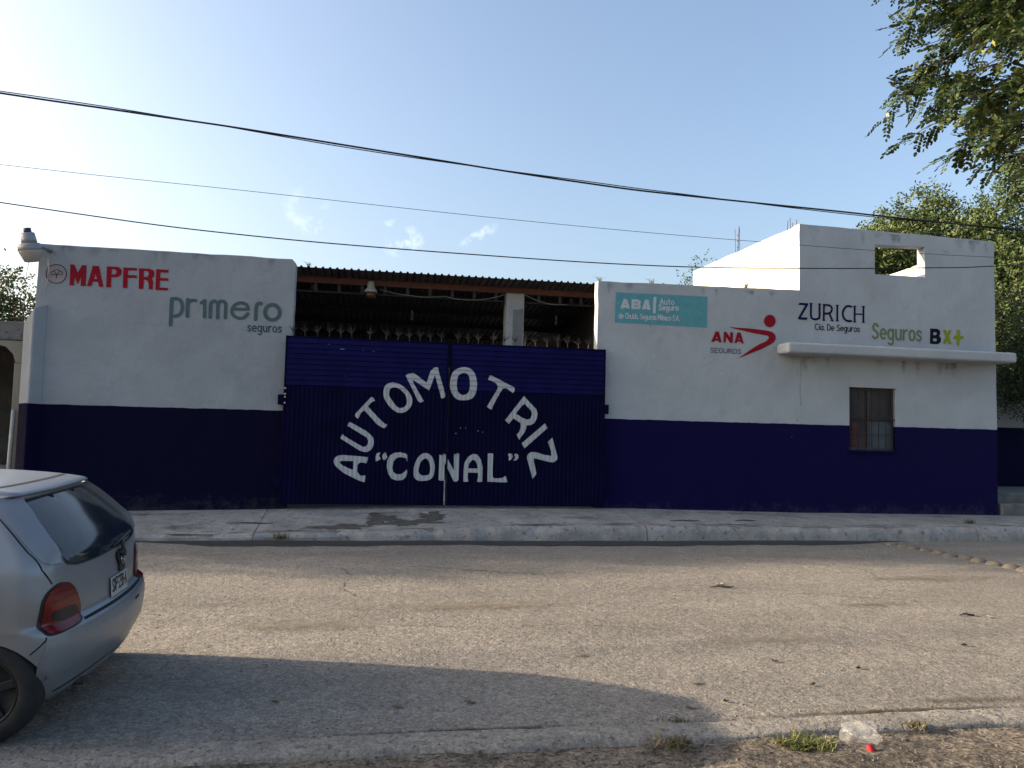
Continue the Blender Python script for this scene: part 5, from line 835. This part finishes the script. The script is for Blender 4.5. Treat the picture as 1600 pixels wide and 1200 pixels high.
# near tree overhanging the top right corner: pinnate leaves on arching twigs
nt = empty('shade_tree', (8.6, 3.4, .03), 'near dark tree with pinnate leaves overhanging the upper right corner', 'tree')
r = random.Random(31); tips = []; V, F = [], []; Vy, Fy = [], []
def pinnate(p, d, L_, V, F, s=.05):
    d = d.normalized(); w = d.cross(Vector((0, 0, 1)));
    w = w.normalized() if w.length > .1 else Vector((1, 0, 0)); w = (w+rdir(r)*.5).normalized(); nrm = d.cross(w).normalized()
    for k in range(1, 8):
        q = p+d*L_*k/7-Vector((0, 0, .22*L_*(k/7)**2))
        for sg in ((-1, 1) if k < 7 else (0,)):
            a = (w*sg*.9+d*(.45 if sg else 1)+rdir(r)*.22-Vector((0, 0, .15))).normalized(); b = a.cross(nrm+rdir(r)*.35).normalized()
            l = s*r.uniform(.8, 1.25); ww = l*.31; i = len(V)
            V += [q, q+a*l*.35+b*ww, q+a*l*.8+b*ww*.75, q+a*l, q+a*l*.8-b*ww*.75, q+a*l*.35-b*ww]; F.append((i, i+1, i+2, i+3, i+4, i+5))
CC = Vector((8.05, 5.9, 6.45)); twigs = []
for _ in range(1500):
    d = rdir(r)
    if d.y > .85: continue
    f = r.uniform(.55, 1.0); p = CC+Vector((d.x*3.05, d.y*2.0, d.z*2.35))*f
    p += Vector((noise.noise(p*.9), noise.noise(p*.9+Vector((9, 0, 0))), noise.noise(p*.9+Vector((0, 9, 0)))))*.55
    o_ = (Vector((d.x*1.1, d.y, d.z*.5-.15))+rdir(r)*.45).normalized(); L_ = r.uniform(.4, .7); twigs.append((p, o_, L_))
bmT = bmesh.new()
for p, o_, L_ in twigs:
    q1 = p+o_*L_*.5+Vector((0, 0, .03)); q2 = p+o_*L_-Vector((0, 0, .10*L_)); tube(bmT, [p-o_*.3, p, q1, q2], [.009, .007, .005, .002], 4)
    sc_ = r.uniform(.75, 1.3)
    for k in range(12):
        t = k/11; q = p.lerp(q2, t)+Vector((0, 0, .03*sin(pi*t))); sd = o_.cross(rdir(r)).normalized(); pinnate(q, (sd*(1 if k < 11 else .1)+o_*.75-Vector((0, 0, .1))), r.uniform(.13, .22), V, F, .048*sc_)
    if r.random() < .10:      # a few ripe yellowing pods / leaves at the twig ends
        for _ in range(3):
            q = q2+rdir(r)*.07; a = (Vector((0, 0, -1))+rdir(r)*.8).normalized(); b = a.cross(rdir(r)).normalized(); l = r.uniform(.07, .11); i = len(Vy)
            Vy += [q, q+a*l*.4+b*.02, q+a*l, q+a*l*.4-b*.02]; Fy.append((i, i+1, i+2, i+3))
limbs((8.6, 3.4, .03), [tuple(CC+(twigs[k][0]-CC)*.8) for k in range(0, 260, 13)], .20, 7, nt)
local(bmo('twigs', bmT, m_bark, None, True), nt)
local(link('crown', V, F, m_leaf_near), nt)
local(link('yellow_pods', Vy, Fy, leaf_mat('pod_yellow', (.30, .28, .08), (.36, .32, .11), (.40, .36, .16))), nt)['kind'] = 'stuff'
# weeds and tufts
m_grass = leaf_mat('grass', (.09, .12, .03), (.14, .15, .045), (.22, .19, .08)); m_dry = leaf_mat('grass_dry', (.07, .06, .03), (.12, .10, .05), (.17, .14, .08))
def tuft(name, label, x, y, z, n, rad, h, material, seed, cat='grass tuft', group=None):
    r = random.Random(seed); V, F = [], []
    for _ in range(n):
        a = r.uniform(0, 2*pi); q = rad*r.random()**.8*(.5+.5*abs(sin(a*2.5+seed))); bx, by = q*cos(a), q*sin(a)*.6; l = h*r.uniform(.4, 1.1); t = r.uniform(0, 2*pi); le = r.uniform(.3, 2.0)*l; w = r.uniform(.0025, .005)
        ux, uy = cos(t), sin(t); i = len(V)
        V += [(bx-uy*w, by+ux*w, 0), (bx+uy*w, by-ux*w, 0), (bx+ux*le*.4+uy*w, by+uy*le*.4-ux*w, l*.6), (bx+ux*le*.4-uy*w, by+uy*le*.4+ux*w, l*.6), (bx+ux*le, by+uy*le, l*.85)]
        F += [(i, i+1, i+2, i+3), (i+3, i+2, i+4)]
    o = link(name, V, F, material); o.location = (x, y, z); return tag(o, label, cat, group)
tuft('grass_tuft', 'green grass tuft on the verge beside the clear plastic bag', 2.33, 3.90, vz(2.33, 3.9), 380, .19, .06, m_grass, 1)
tuft('grass_tuft', 'dark scraggly weed on the verge left of the green tuft', 1.62, 3.96, vz(1.62, 3.96), 90, .16, .07, m_dry, 2)
tuft('grass_tuft', 'small weed at the kerb edge toward the right frame edge', 3.10, 4.02, vz(3.1, 4.0)+.02, 60, .12, .045, m_dry, 3)
tuft('grass_tuft', 'withered weed in the road against the near kerb', 1.78, 4.36, rz(1.78, 4.36), 60, .14, .035, m_dry, 4)
tuft('grass_tuft', 'dry brown weed growing in the broken far kerb', -1.35, 11.88, .02, 80, .14, .13, m_dry, 5)
tuft('grass_tuft', 'small dark weed on the right end of the pavement', 10.6, 12.35, swz(10.6, 12.35), 70, .14, .12, m_dry, 6)
for k, (x, z, lab) in enumerate(((-1.35, 4.655, 'tiny weed at the left end of the canopy roof'), (3.98, 4.51, 'tiny weed on the left top corner of the office wall'), (5.0, 4.52, 'tiny weed on top of the office wall above the turquoise panel'), (6.9, 4.545, 'tiny weed on the low office parapet near the sapling'))):
    tuft('grass_tuft', lab, x, 14.6 if k == 0 else 13.62, z+.02, 26, .05, .11, m_dry, 30+k)
# litter
def leaf_obj(name, label, x, y, z, s, seed, material, group='dry leaves on the road'):
    r = random.Random(seed); V = []; s *= .72
    for k in range(10):
        a = 2*pi*k/10; V.append((s*cos(a)*(1 if k % 2 else .8), s*.45*sin(a)*(1.1 if k % 3 else .75), .006+.014*abs(cos(a*1.5+seed))))
    V.append((0, 0, .004)); o = link(name, V, [(k, (k+1) % 10, 10) for k in range(10)], material); o.location = (x, y, z); o.rotation_euler = (r.uniform(-.1, .1), r.uniform(-.1, .1), r.uniform(-.5, .5))
    sm = o.modifiers.new('t', 'SOLIDIFY'); sm.thickness = .0015; return tag(o, label, 'leaf', group)
m_lf = mat('dry_leaf', (.30, .24, .16), (.16, .11, .07), 20, .8); m_lfd = mat('dry_leaf_dark', (.085, .06, .042), (.05, .038, .03), 20, .8)
for i, (x, y, s, mt, lab) in enumerate(((1.95, 4.55, .045, m_lf, 'pale dry leaf on the road near the near kerb weed'), (3.50, 5.15, .045, m_lfd, 'dark curled leaf on the sunlit road, right of the oil spot'), (2.95, 5.35, .04, m_lfd, 'dark dry leaf on the sunlit road, middle of three'), (2.22, 4.62, .03, m_lfd, 'small dark leaf beside the oil spot'), (4.75, 5.6, .05, m_lfd, 'dark leaf on the road toward the right frame edge'), (2.95, 4.85, .04, m_lfd, 'dark flat leaf low on the sunlit road'), (.62, 4.78, .06, m_lf, 'pale leaf lying in the car shadow near its right end'), (.18, 4.75, .05, m_lf, 'pale leaf lying in the car shadow near the middle'), (-.55, 4.9, .05, m_lf, 'pale leaf in the car shadow close to the bumper'))):
    leaf_obj('dry_leaf', lab, x, y, rz(x, y)+.001, s, i, mt)
for i, (x, y, l, lab) in enumerate(((3.72, 7.86, .30, 'dark twig lying on the sunlit road right of centre'), (5.55, 6.50, .18, 'short twig with pale litter on the road at right'), (5.2, 12.4, .55, 'thin dark twig lying on the pavement right of the gate'), (6.35, 12.5, .40, 'dark leafy twig on the pavement under the office signs'), (-1.9, 12.6, .7, 'dark twig lying on the pavement left of the gate'))):
    bm = bmesh.new(); z = (rz if y < 11.9 else swz)(x, y)+.012; tube(bm, [(x-l/2, y, z), (x-l*.1, y+.03, z+.008), (x+l*.25, y-.02, z+.004), (x+l/2, y+.03, z)], [.005, .010, .008, .003], 5); tube(bm, [(x, y, z), (x+l*.2, y+.07, z+.02)], [.006, .002], 4)
    tag(bmo('twig', bm, m_lfd, None, True), lab, 'twig', 'twigs')
for i, (x, y, s, lab) in enumerate(((3.78, 8.05, .06, 'white paper scrap beside the dark twig on the road'), (5.72, 6.42, .05, 'white paper scrap beside the short twig at right'), (3.05, 7.55, .04, 'pale paper scrap on the road left of the dark twig'))):
    o = leaf_obj('paper_scrap', lab, x, y, rz(x, y)+.001, s, 50+i, mat('paper', (.6, .58, .54), rough=.8), 'paper scraps on the road'); o['category'] = 'paper'
bm = bmesh.new(); bmesh.ops.create_icosphere(bm, subdivisions=4, radius=1)
for v in bm.verts:
    n_ = noise.noise(v.co*1.7)*.38+abs(noise.noise(v.co*4.1))*.22; v.co *= (1+n_); v.co = Vector((v.co.x*.10, v.co.y*.08, max(0, v.co.z*.065+.05)))
bag = bmo('plastic_bag', bm, mat('bag_film', (.80, .80, .80), rough=.25, alpha=.16, spec=.6), None, True); bag.location = (2.66, 3.90, vz(2.66, 3.90)); tag(bag, 'crumpled clear plastic bag lying on the verge', 'plastic bag')
cap = latheo('bottle_cap', [(.026, 0), (.028, .004), (.028, .020), (.024, .025)], mat('cap_red', (.55, .03, .035), rough=.65, spec=.2), None, 20); cap.scale = (.8, .8, .8); cap.location = (2.63, 3.78, vz(2.63, 3.78)+.004); cap.rotation_euler = (.5, .2, 0); tag(cap, 'red bottle cap lying in front of the plastic bag', 'bottle cap')
# ---- car body surface: horizontal slices, x to the rear, y across, z up; x=0 at the bumper
CAR_Z = [.17,.215,.30,.38,.48,.545,.575,.60,.70,.80,.88,.93,1.04,1.14,1.236,1.248,1.260,1.286,1.310,1.328]
CAR_XR= [-.15,-.09,-.045,-.008,0,-.010,-.035,-.07,-.078,-.09,-.105,-.13,-.235,-.335,-.430,-.404,-.412,-.545,-.80,-1.2]
CAR_XF= [-3.55,-3.62,-3.68,-3.71,-3.73,-3.73,-3.71,-3.68,-3.56,-3.25,-2.93,-2.79,-2.55,-2.28,-2.06,-2.0,-1.93,-1.85,-1.72,-1.5]
CAR_W = [.66,.72,.765,.79,.80,.803,.805,.805,.805,.80,.79,.775,.72,.65,.565,.535,.525,.50,.44,.30]
CAR_B = [.08,.11,.13,.135,.135,.135,.13,.125,.115,.11,.10,.09,.08,.07,.060,.035,.035,.045,.05,.04]
CAR_R = [.10,.13,.15,.16,.16,.16,.155,.15,.145,.14,.13,.12,.10,.085,.07,.05,.05,.06,.07,.07]
def car_par(z):
    Z=CAR_Z
    if z<=Z[0]: i=0;t=0.
    elif z>=Z[-1]: i=len(Z)-2;t=1.
    else:
        i=max(k for k in range(len(Z)-1) if Z[k]<=z); t=(z-Z[i])/(Z[i+1]-Z[i])
    out=[]
    for A in (CAR_XR,CAR_XF,CAR_W,CAR_B,CAR_R):
        n=len(A)
        def sl(k):
            if k==0: return (A[1]-A[0])/(Z[1]-Z[0])
            if k==n-1: return (A[-1]-A[-2])/(Z[-1]-Z[-2])
            a=(A[k]-A[k-1])/(Z[k]-Z[k-1]); b=(A[k+1]-A[k])/(Z[k+1]-Z[k])
            return 0. if a*b<=0 else 2*a*b/(a+b)
        hh=Z[i+1]-Z[i]; m0=sl(i)*hh; m1=sl(i+1)*hh
        out.append((2*t**3-3*t*t+1)*A[i]+(t**3-2*t*t+t)*m0+(-2*t**3+3*t*t)*A[i+1]+(t**3-t*t)*m1)
    return out
def car_outline(z,n1=10,n2=9,n3=46):
    """half outline from the rear centre along the rear, corner, flank, front corner to the front centre"""
    xr,xf,w,b,r=car_par(z)
    pts=[]; ye=w-r
    import math
    for k in range(n1): y=ye*k/n1; pts.append((xr-b*(y/w)**2,y))
    xe=xr-b*(ye/w)**2; sl=2*b*ye/w/w
    a0=math.atan(sl)                      # the corner starts with the slope of the rear curve
    for k in range(n2+1):
        a=a0+(math.pi/2-a0)*k/n2
        # superellipse-free circular corner, stretched so that it ends at y=w
        f=(math.sin(a)-math.sin(a0))/(1-math.sin(a0)); g=(math.cos(a0)-math.cos(a))/math.cos(a0)
        pts.append((xe-r*1.1*g,ye+r*f))
    xs=pts[-1][0]; rf=r*1.6; bf=b*1.3; yf=w-rf; xe2=xf+bf*(yf/w)**2; xs2=xe2+rf
    for k in range(1,n3): 
        t=k/n3; pts.append((xs+(xs2-xs)*t, w+0.012*math.sin(math.pi*t)))
    for k in range(n2+1):
        a=math.pi/2*(1-k/n2); pts.append((xs2-rf*math.cos(a),yf+rf*math.sin(a)))
    for k in range(n1-1,-1,-1): y=yf*k/n1; pts.append((xf+bf*(y/w)**2,y))
    return pts
def car_pt(s,z):
    """point at arc length s from the rear centre (sign of s gives the side)"""
    o=car_outline(z); side=1 if s>=0 else -1; s=abs(s); 
    for (a,b),(c,d) in zip(o,o[1:]):
        l=((a-c)**2+(b-d)**2)**.5
        if s<=l and l>0: t=s/l; return (a+(c-a)*t,side*(b+(d-b)*t),z)
        s-=l
    return (o[-1][0],side*o[-1][1],z)
# ------------------------------------------------------------------ parked hatchback
car = empty('parked_car', (-1.48, 5.20, .022), 'silver hatchback parked at the near kerb, rear end in view', 'car'); car.rotation_euler = (radians(1.8), 0, 0)
m_paint = mat('silver_paint', (.35, .38, .42), (.295, .315, .345), 1.5, .40, metal=.45, coat=.22, c3=(.36, .35, .33), s3=5, t3=(.5, .8))
m_bump = mat('silver_bumper', (.36, .385, .415), (.295, .31, .335), 2.5, .42, metal=.4, coat=.2, c3=(.30, .28, .26), s3=6, t3=(.5, .8))
m_cglass = mat('car_glass', (.014, .021, .030), (.030, .038, .048), 2, .09, spec=.42, coat=.05, c3=(.05, .052, .055), s3=3, t3=(.5, .8))
m_trim = mat('trim_black', (.010, .010, .011), rough=.5)
m_gap = mat('panel_gap', (.006, .006, .007), rough=.9)
zl = [.17, .19, .215, .235, .26, .28]+fr(.30, .54, 16)+[.555, .565, .575, .583, .59, .60]+fr(.615, .87, 14)+fr(.885, 1.22, 24)+[1.226, 1.231, 1.236, 1.239, 1.242, 1.245, 1.248, 1.251, 1.254, 1.257, 1.26, 1.265, 1.27, 1.276, 1.281, 1.286, 1.29, 1.295, 1.3, 1.305, 1.309, 1.312, 1.317, 1.321, 1.325, 1.327, 1.328]
N1, N2, N3 = 12, 10, 130
rowsP = []
for z in zl:
    h = car_outline(z, N1, N2, N3); rowsP.append([Vector((x, y, z)) for x, y in h]+[Vector((x, -y, z)) for x, y in h[-2:0:-1]])
nn = len(rowsP[0]); bm = bmesh.new(); vs = [[bm.verts.new(p) for p in row] for row in rowsP]
for a, b in zip(vs, vs[1:]):
    for k in range(nn): bm.faces.new((a[k], a[(k+1) % nn], b[(k+1) % nn], b[k]))
bm.faces.new(vs[-1])
WH = [(-.46, .285), (-2.90, .285)]           # wheel centres (x, z)
AR, AZ = .318, .215
def in_arch(v, e=0): return any((v.x-wx)**2+(v.z-AZ)**2 < (AR+e)**2 for wx, _ in WH) and abs(v.y) > .45 and v.z < .60
bm.normal_update()
kill = [f for f in bm.faces if in_arch(f.calc_center_median()) and abs(f.normal.y) > .72 and abs(f.calc_center_median().y) > .6]
bmesh.ops.delete(bm, geom=kill, context='FACES')
for v in bm.verts:
    if v.is_boundary and abs(v.co.y) > .45 and v.co.z < .62 and v.co.z > .172:
        wx = min(WH, key=lambda w: abs(w[0]-v.co.x))[0]; d = Vector((v.co.x-wx, v.co.z-AZ))
        if d.length > 0 and abs(d.length-AR) < .05: d = d.normalized()*AR; v.co.x, v.co.z = wx+d.x, AZ+d.y
body = bmo('body', bm, m_paint, car, True)
bm = bmesh.new(); box(bm, -3.4, -.78, -.56, .56, .20, .62); box(bm, -.78, -.3, -.5, .5, .26, .6); bmo('underbody', bm, m_gap, car)
for wx, wz in WH:
    for sg in (-1, 1):
        bm = bmesh.new(); pr = [(AR+.012, .50), (AR+.012, .775)]; n = 28; V = []
        for k in range(n+1):
            a = pi*k/n*.80+.32; xx, z_ = wx+(AR+.006)*cos(a), AZ+(AR+.006)*sin(a); ol = car_outline(max(.2, z_)); yo = min([y for x, y in ol if abs(x-xx) < .04 and y > .3] or [.6])-.05
            V.append([bm.verts.new((xx, sg*y, z_)) for y in (min(.5, yo-.05), min(.775, yo))])
        for a, b in zip(V, V[1:]): bm.faces.new((a[0], a[1], b[1], b[0]))
        bmo('arch_liner', bm, m_gap, car)
def car_n(s, z):
    e = .004; a = Vector(car_pt(s+e, z)); b = Vector(car_pt(s-e, z)); c = Vector(car_pt(s, min(z+e, 1.327))); d = Vector(car_pt(s, z-e))
    n = (a-b).cross(c-d)
    return n.normalized()
def patch(name, poly, off, material, parent, step=.03, rim=.012, smooth=True):
    """panel that follows the body surface: outline in arc length / height, lifted by off, with a rim back to the body"""
    poly = ccw(poly); P = []
    for a, b in zip(poly, poly[1:]+poly[:1]):
        l = math.hypot(b[0]-a[0], b[1]-a[1]); k = max(1, int(l/step)); P += [(a[0]+(b[0]-a[0])*j/k, a[1]+(b[1]-a[1])*j/k) for j in range(k)]
    x0, x1 = min(p[0] for p in P), max(p[0] for p in P); z0, z1 = min(p[1] for p in P), max(p[1] for p in P); ex = []
    u = x0+step*.5
    while u < x1:
        w = z0+step*.5
        while w < z1:
            if inside(P, u, w) and min((u-p[0])**2+(w-p[1])**2 for p in P) > (step*.45)**2: ex.append((u, w))
            w += step
        u += step
    v, t = union2d([P], [], ex); V = []
    for q in v: V.append(Vector(car_pt(q.x, q.y))+car_n(q.x, q.y)*(off(q.x, q.y) if callable(off) else off))
    F = [list(f) for f in t]; edges = {}
    for f in t:
        for a, b in zip(f, f[1:]+f[:1]): edges[(a, b)] = 1
    if rim:
        bd = [(a, b) for a, b in edges if (b, a) not in edges]; mp = {}
        for a, b in bd:
            for i in (a, b):
                if i not in mp: mp[i] = len(V); V.append(V[i]-car_n(v[i].x, v[i].y)*rim)
            F.append((b, a, mp[a], mp[b]))
    bm = bmesh.new(); vv = [bm.verts.new(p) for p in V]
    for f in F:
        try: bm.faces.new([vv[i] for i in f])
        except ValueError: pass
    bmesh.ops.recalc_face_normals(bm, faces=bm.faces)
    o = bmo(name, bm, material, parent, smooth)
    m = o.modifiers.new('e', 'EDGE_SPLIT'); m.split_angle = radians(45); return o
def smooth_poly(p, n=4):
    N = len(p); o = []
    for i in range(N):
        a, b, c, d = p[i-1], p[i], p[(i+1) % N], p[(i+2) % N]
        for j in range(n):
            t = j/n; o.append(tuple(.5*((2*b[k])+(-a[k]+c[k])*t+(2*a[k]-5*b[k]+4*c[k]-d[k])*t*t+(-a[k]+3*b[k]-3*c[k]+d[k])*t**3) for k in (0, 1)))
    return o
def surf_line(name, pts, w, material, parent, off=.0015):
    Q = []
    for a, b in zip(pts, pts[1:]):
        for j in range(8): Q.append((a[0]+(b[0]-a[0])*j/8, a[1]+(b[1]-a[1])*j/8))
    Q.append(pts[-1]); V, F = [], []
    for i, q in enumerate(Q):
        a, b = Q[max(i-1, 0)], Q[min(i+1, len(Q)-1)]; d = Vector((b[0]-a[0], b[1]-a[1])).normalized(); n = Vector((-d.y, d.x))*w/2
        for s in (1, -1): V.append(Vector(car_pt(q[0]+n.x*s, q[1]+n.y*s))+car_n(q[0], q[1])*off)
        if i: F.append((2*i-2, 2*i-1, 2*i+1, 2*i))
    return link(name, V, F, material, parent, True)
mir = lambda p: [(-a, b) for a, b in p]
# rear window with rubber seal
half = [(0, .868), (.28, .862), (.48, .866), (.575, .885), (.610, .925), (.600, 1.0), (.545, 1.10), (.480, 1.185), (.435, 1.215), (.25, 1.222), (0, 1.224)]
wpoly = half+[(-a, b) for a, b in half[-2:0:-1]]
shr = lambda p, f, g: [(a*f, 1.045+(b-1.045)*g) for a, b in p]
seal = patch('rear_window', wpoly, .004, m_trim, car, .04, .01)
patch('pane', shr(wpoly, .968, .955), .0065, m_cglass, seal, .04, 0)
# spoiler cheeks beside the window
ck = [(.622, .903), (.700, .908), (.738, .925), (.745, .955), (.738, .99), (.705, 1.08), (.675, 1.145), (.60, 1.218), (.47, 1.221), (.50, 1.185), (.562, 1.10), (.612, 1.0), (.622, .94)]
WE = [(.90, .622), (1.0, .612), (1.10, .562), (1.185, .50), (1.225, .47)]; OE = [(.90, .70), (.955, .745), (.99, .738), (1.08, .705), (1.145, .675), (1.225, .60)]
def cheek_off(s, z):
    a, b = lerp_tab(WE, z), lerp_tab(OE, z); t = max(0, min(1, (abs(s)-a)/max(.02, b-a))); return .004+.036*(1-t)**1.3*min(1, .35+(z-.90)/.12)
for s in (1, -1): patch('spoiler_cheek', ck if s > 0 else mir(ck), cheek_off, m_paint, car, .022, .045)
# tail lamps
lp = [(.605, .797), (.67, .803), (.735, .778), (.773, .73), (.788, .655), (.797, .585), (.79, .556), (.76, .549), (.69, .553), (.56, .562), (.492, .59), (.477, .635), (.495, .69), (.528, .75), (.565, .783)]
m_lampr = mat('lamp_red', (.26, .004, .007), (.15, .003, .005), 6, .18, coat=.25, spec=.4)
m_lampd = mat('lamp_smoke', (.030, .033, .038), (.020, .021, .024), 30, .3, spec=.3)
for s in (1, -1):
    f = (lambda p: p) if s > 0 else mir
    lamp = patch('tail_lamp', f(smooth_poly(lp, 3)), .006, m_trim, car, .03, .014)
    c = (.642, .672); inn = [(c[0]+(a-c[0])*.90, c[1]+(b-c[1])*.94) for a, b in smooth_poly(lp, 3)]
    patch('lens', f(inn), .012, m_lampr, lamp, .025, .008)
    for zz_, a_, b_ in ((.595, .52, .76), (.632, .50, .775), (.715, .515, .77), (.755, .545, .745)): surf_line('lens_rib', f([(a_, zz_), ((a_+b_)/2, zz_+.004), (b_, zz_)]), .004, m_lampd, lamp, .0128)
    patch('reverse_lens', f(smooth_poly([(.53, .655), (.60, .668), (.69, .668), (.722, .655), (.72, .625), (.68, .608), (.58, .598), (.525, .605)], 2)), .0145, m_lampd, lamp, .025, .004)
# panel gaps and creases
for s in (1, -1):
    f = (lambda p: p) if s > 0 else mir
    surf_line('panel_gap', f([(.655, 1.20), (.69, 1.15), (.722, 1.07), (.757, .98), (.757, .89), (.71, .808)]), .008, m_gap, car)
    surf_line('panel_gap', f([(.795, .548), (.80, .533), (.875, .468)]), .007, m_gap, car)
    surf_line('crease', f([(.80, .578), (1.0, .570), (1.5, .575)]), .006, m_bump, car, .003)
surf_line('panel_gap', [(-.50, .572), (-.33, .5755), (0, .577), (.33, .5755), (.50, .572)], .012, m_gap, car, .002)
surf_line('panel_gap', [(-.70, .478), (-.47, .488), (-.2, .490), (.2, .490), (.47, .488), (.70, .478)], .007, m_gap, car, .002)
surf_line('panel_gap', [(-.52, 1.2845), (0, 1.2855), (.52, 1.2845)], .003, m_gap, car, .002)
# bumper skin (lower, slightly rougher paint)
bp = [(-.83, .40), (-.80, .53), (-.74, .543), (-.4, .552), (0, .555), (.4, .552), (.74, .543), (.80, .53), (.83, .40), (.80, .27), (.74, .20), (.62, .185), (.3, .178), (0, .176), (-.3, .178), (-.62, .185), (-.74, .20), (-.80, .27)]
patch('bumper', bp, .006, m_bump, car, .035, .008)
surf_line('bumper_crease', [(-.66, .235), (-.3, .268), (0, .276), (.3, .268), (.66, .235)], .010, m_trim, car, .0075)
patch('tow_slot', [(.15, .515), (.25, .518), (.25, .530), (.15, .527)], .009, m_gap, car, .03, 0)
# side windows, door gap
side_w = [(1.02, .92), (1.0, 1.0), (.86, 1.13), (.90, 1.165), (1.5, 1.18), (2.35, 1.17), (2.62, .97), (2.6, .92)]
for s in (1, -1): patch('side_window', side_w if s > 0 else mir(side_w), .004, m_cglass, car, .06, .008)
# windscreen and front lamps
zt = lambda z: sum(math.hypot(b[0]-a[0], b[1]-a[1]) for a, b in zip(car_outline(z), car_outline(z)[1:]))
ws = []
for z, y in ((.94, .60), (1.05, .56), (1.18, .49), (1.21, .44)): ws.append((zt(z)-y, z))
def front_pt(u, z): return Vector(car_pt(zt(z)-abs(u), z))*1
V, F = [], []; zs = fr(.94, 1.21, 8); us = fr(-1, 1, 16)
for z in zs:
    hw = .62-(z-.94)*.62
    for u in us:
        p = front_pt(abs(u)*hw, z); V.append((p.x-.004, (1 if u >= 0 else -1)*p.y if u else 0, z+.004))
for j in range(8): F += [(j*17+i, j*17+i+1, (j+1)*17+i+1, (j+1)*17+i) for i in range(16)]
link('windscreen', V, F, m_cglass, car, True)
for s in (1, -1):
    V, F = [], []
    for j, z in enumerate(fr(.58, .68, 3)):
        for i in range(7): p = front_pt(.42+.28*i/6, z); V.append((p.x-.006, s*p.y, z))
    for j in range(3): F += [(j*7+i, j*7+i+1, (j+1)*7+i+1, (j+1)*7+i) for i in range(6)]
    link('headlight', V, F, mat('headlight_glass', (.6, .62, .65), rough=.1, coat=.6), car, True)
# number plate with its characters
pc = Vector(car_pt(.0, .640)); nx = -.012
pl = boxes('number_plate', [(.010, .014, -.15, .15, -.066, .072)], mat('plate_white', (.60, .61, .60), (.52, .53, .52), 12, .5), car, bevel=.0015); pl.location = (pc.x-.004, .03, .638); pl.rotation_euler = (0, radians(-4), 0)
v, t = sign_mesh(PLATE_TEXT); o = link('plate_characters', [(.0152, p.x-.15, p.y+.02) for p in v], [list(f) for f in t], mat('plate_ink', (.02, .025, .03), rough=.6), pl)
link('plate_border', [(.0148, -.14, -.052), (.0148, .14, -.052), (.0148, .14, -.045), (.0148, -.14, -.045), (.0148, -.06, .050), (.0148, .06, .050), (.0148, .06, .062), (.0148, -.06, .062)], [(0, 1, 2, 3), (4, 5, 6, 7)], mat('plate_green', (.06, .12, .09), rough=.6), pl)
# wiper, boot handle with badge
W = lambda s, z, o=.0: Vector(car_pt(s, z))+car_n(s, z)*o
bm = bmesh.new(); tube(bm, [W(.09, .825, .03), W(.10, .872, .028), W(.19, .895, .022)], [.013, .011, .006], 6); tube(bm, [W(-.02, .884, .014), W(.2, .897, .016), W(.42, .905, .014)], .007, 5)
tube(bm, [W(.09, .825, -.01), W(.09, .825, .04)], [.028, .022], 10); bmo('wiper', bm, m_trim, car, True)
hd = patch('boot_handle', smooth_poly([(.03, .842), (.15, .842), (.16, .80), (.135, .76), (.14, .722), (.04, .722), (.045, .76), (.02, .80)], 2), .014, m_trim, car, .03, .018)
bm = bmesh.new(); ctr = W(.09, .785, .018); nrm_ = car_n(.09, .785); q = nrm_.to_track_quat('Z', 'Y').to_matrix().to_4x4(); q.translation = ctr
ring = [(q @ Vector((.026*cos(a), .026*sin(a), 0))) for a in [2*pi*k/20 for k in range(21)]]; tube(bm, ring, .0035, 5, False); tube(bm, [q @ Vector(p) for p in ((-.018, .006, 0), (.004, .002, 0), (-.004, -.002, 0), (.018, -.006, 0))], .003, 4)
o = bmo('badge', bm, mat('chrome', (.7, .7, .72), rough=.12, metal=1), hd, True)
# exhaust
tubeo('exhaust', [(-.35, -.42, .215), (-.10, -.42, .205)], .024, m_darksteel, car, 10)
# wheels
m_tyre = mat('tyre', (.016, .016, .017), (.028, .027, .026), 20, .85, .4, 80); m_rim = mat('rim_grey', (.024, .024, .026), (.015, .015, .016), 12, .6, metal=.2)
def wheel(wx, wz, sg):
    Rm = Matrix.Translation((wx, sg*.715, wz-.012)) @ Matrix.Rotation(-sg*pi/2, 4, 'X')
    w = latheo('wheel', [(.168, -.085), (.215, -.088), (.252, -.078), (.268, -.055), (.272, -.03), (.272, .03), (.268, .055), (.252, .078), (.215, .088), (.182, .082), (.172, .07), (.168, .03)], m_tyre, car, 40, Rm)
    latheo('rim', [(.03, .02), (.07, .022), (.14, .012), (.166, .03), (.170, .068), (.178, .080), (.171, .081), (.160, .045), (.10, .03), (.04, .045), (.02, .05)][::-1], m_rim, w, 32, Rm)
    for k in range(5):
        A = Rm @ Matrix.Rotation(2*pi*k/5+.3, 4, 'Z'); bm = bmesh.new(); box(bm, .03, .160, -.024, .024, .035, .060, A); bev(bmo('spoke', bm, m_rim, w), .006)
    latheo('hub_cap', [(.045, .05), (.042, .066), (.02, .070)], m_rim, w, 16, Rm)
for wx, wz in WH:
    for sg in (1, -1): wheel(wx, wz, sg)
boxes('axle', [(-.48, -.44, -.65, .65, .25, .30)], m_gap, car)
for s in (1, -1):
    bm = bmesh.new(); bmesh.ops.create_icosphere(bm, subdivisions=2, radius=1)
    for v in bm.verts: v.co = Vector((v.co.x*.05-2.45, s*(.85+v.co.y*.08), .96+v.co.z*.06))
    bmo('mirror', bm, m_paint, car, True)
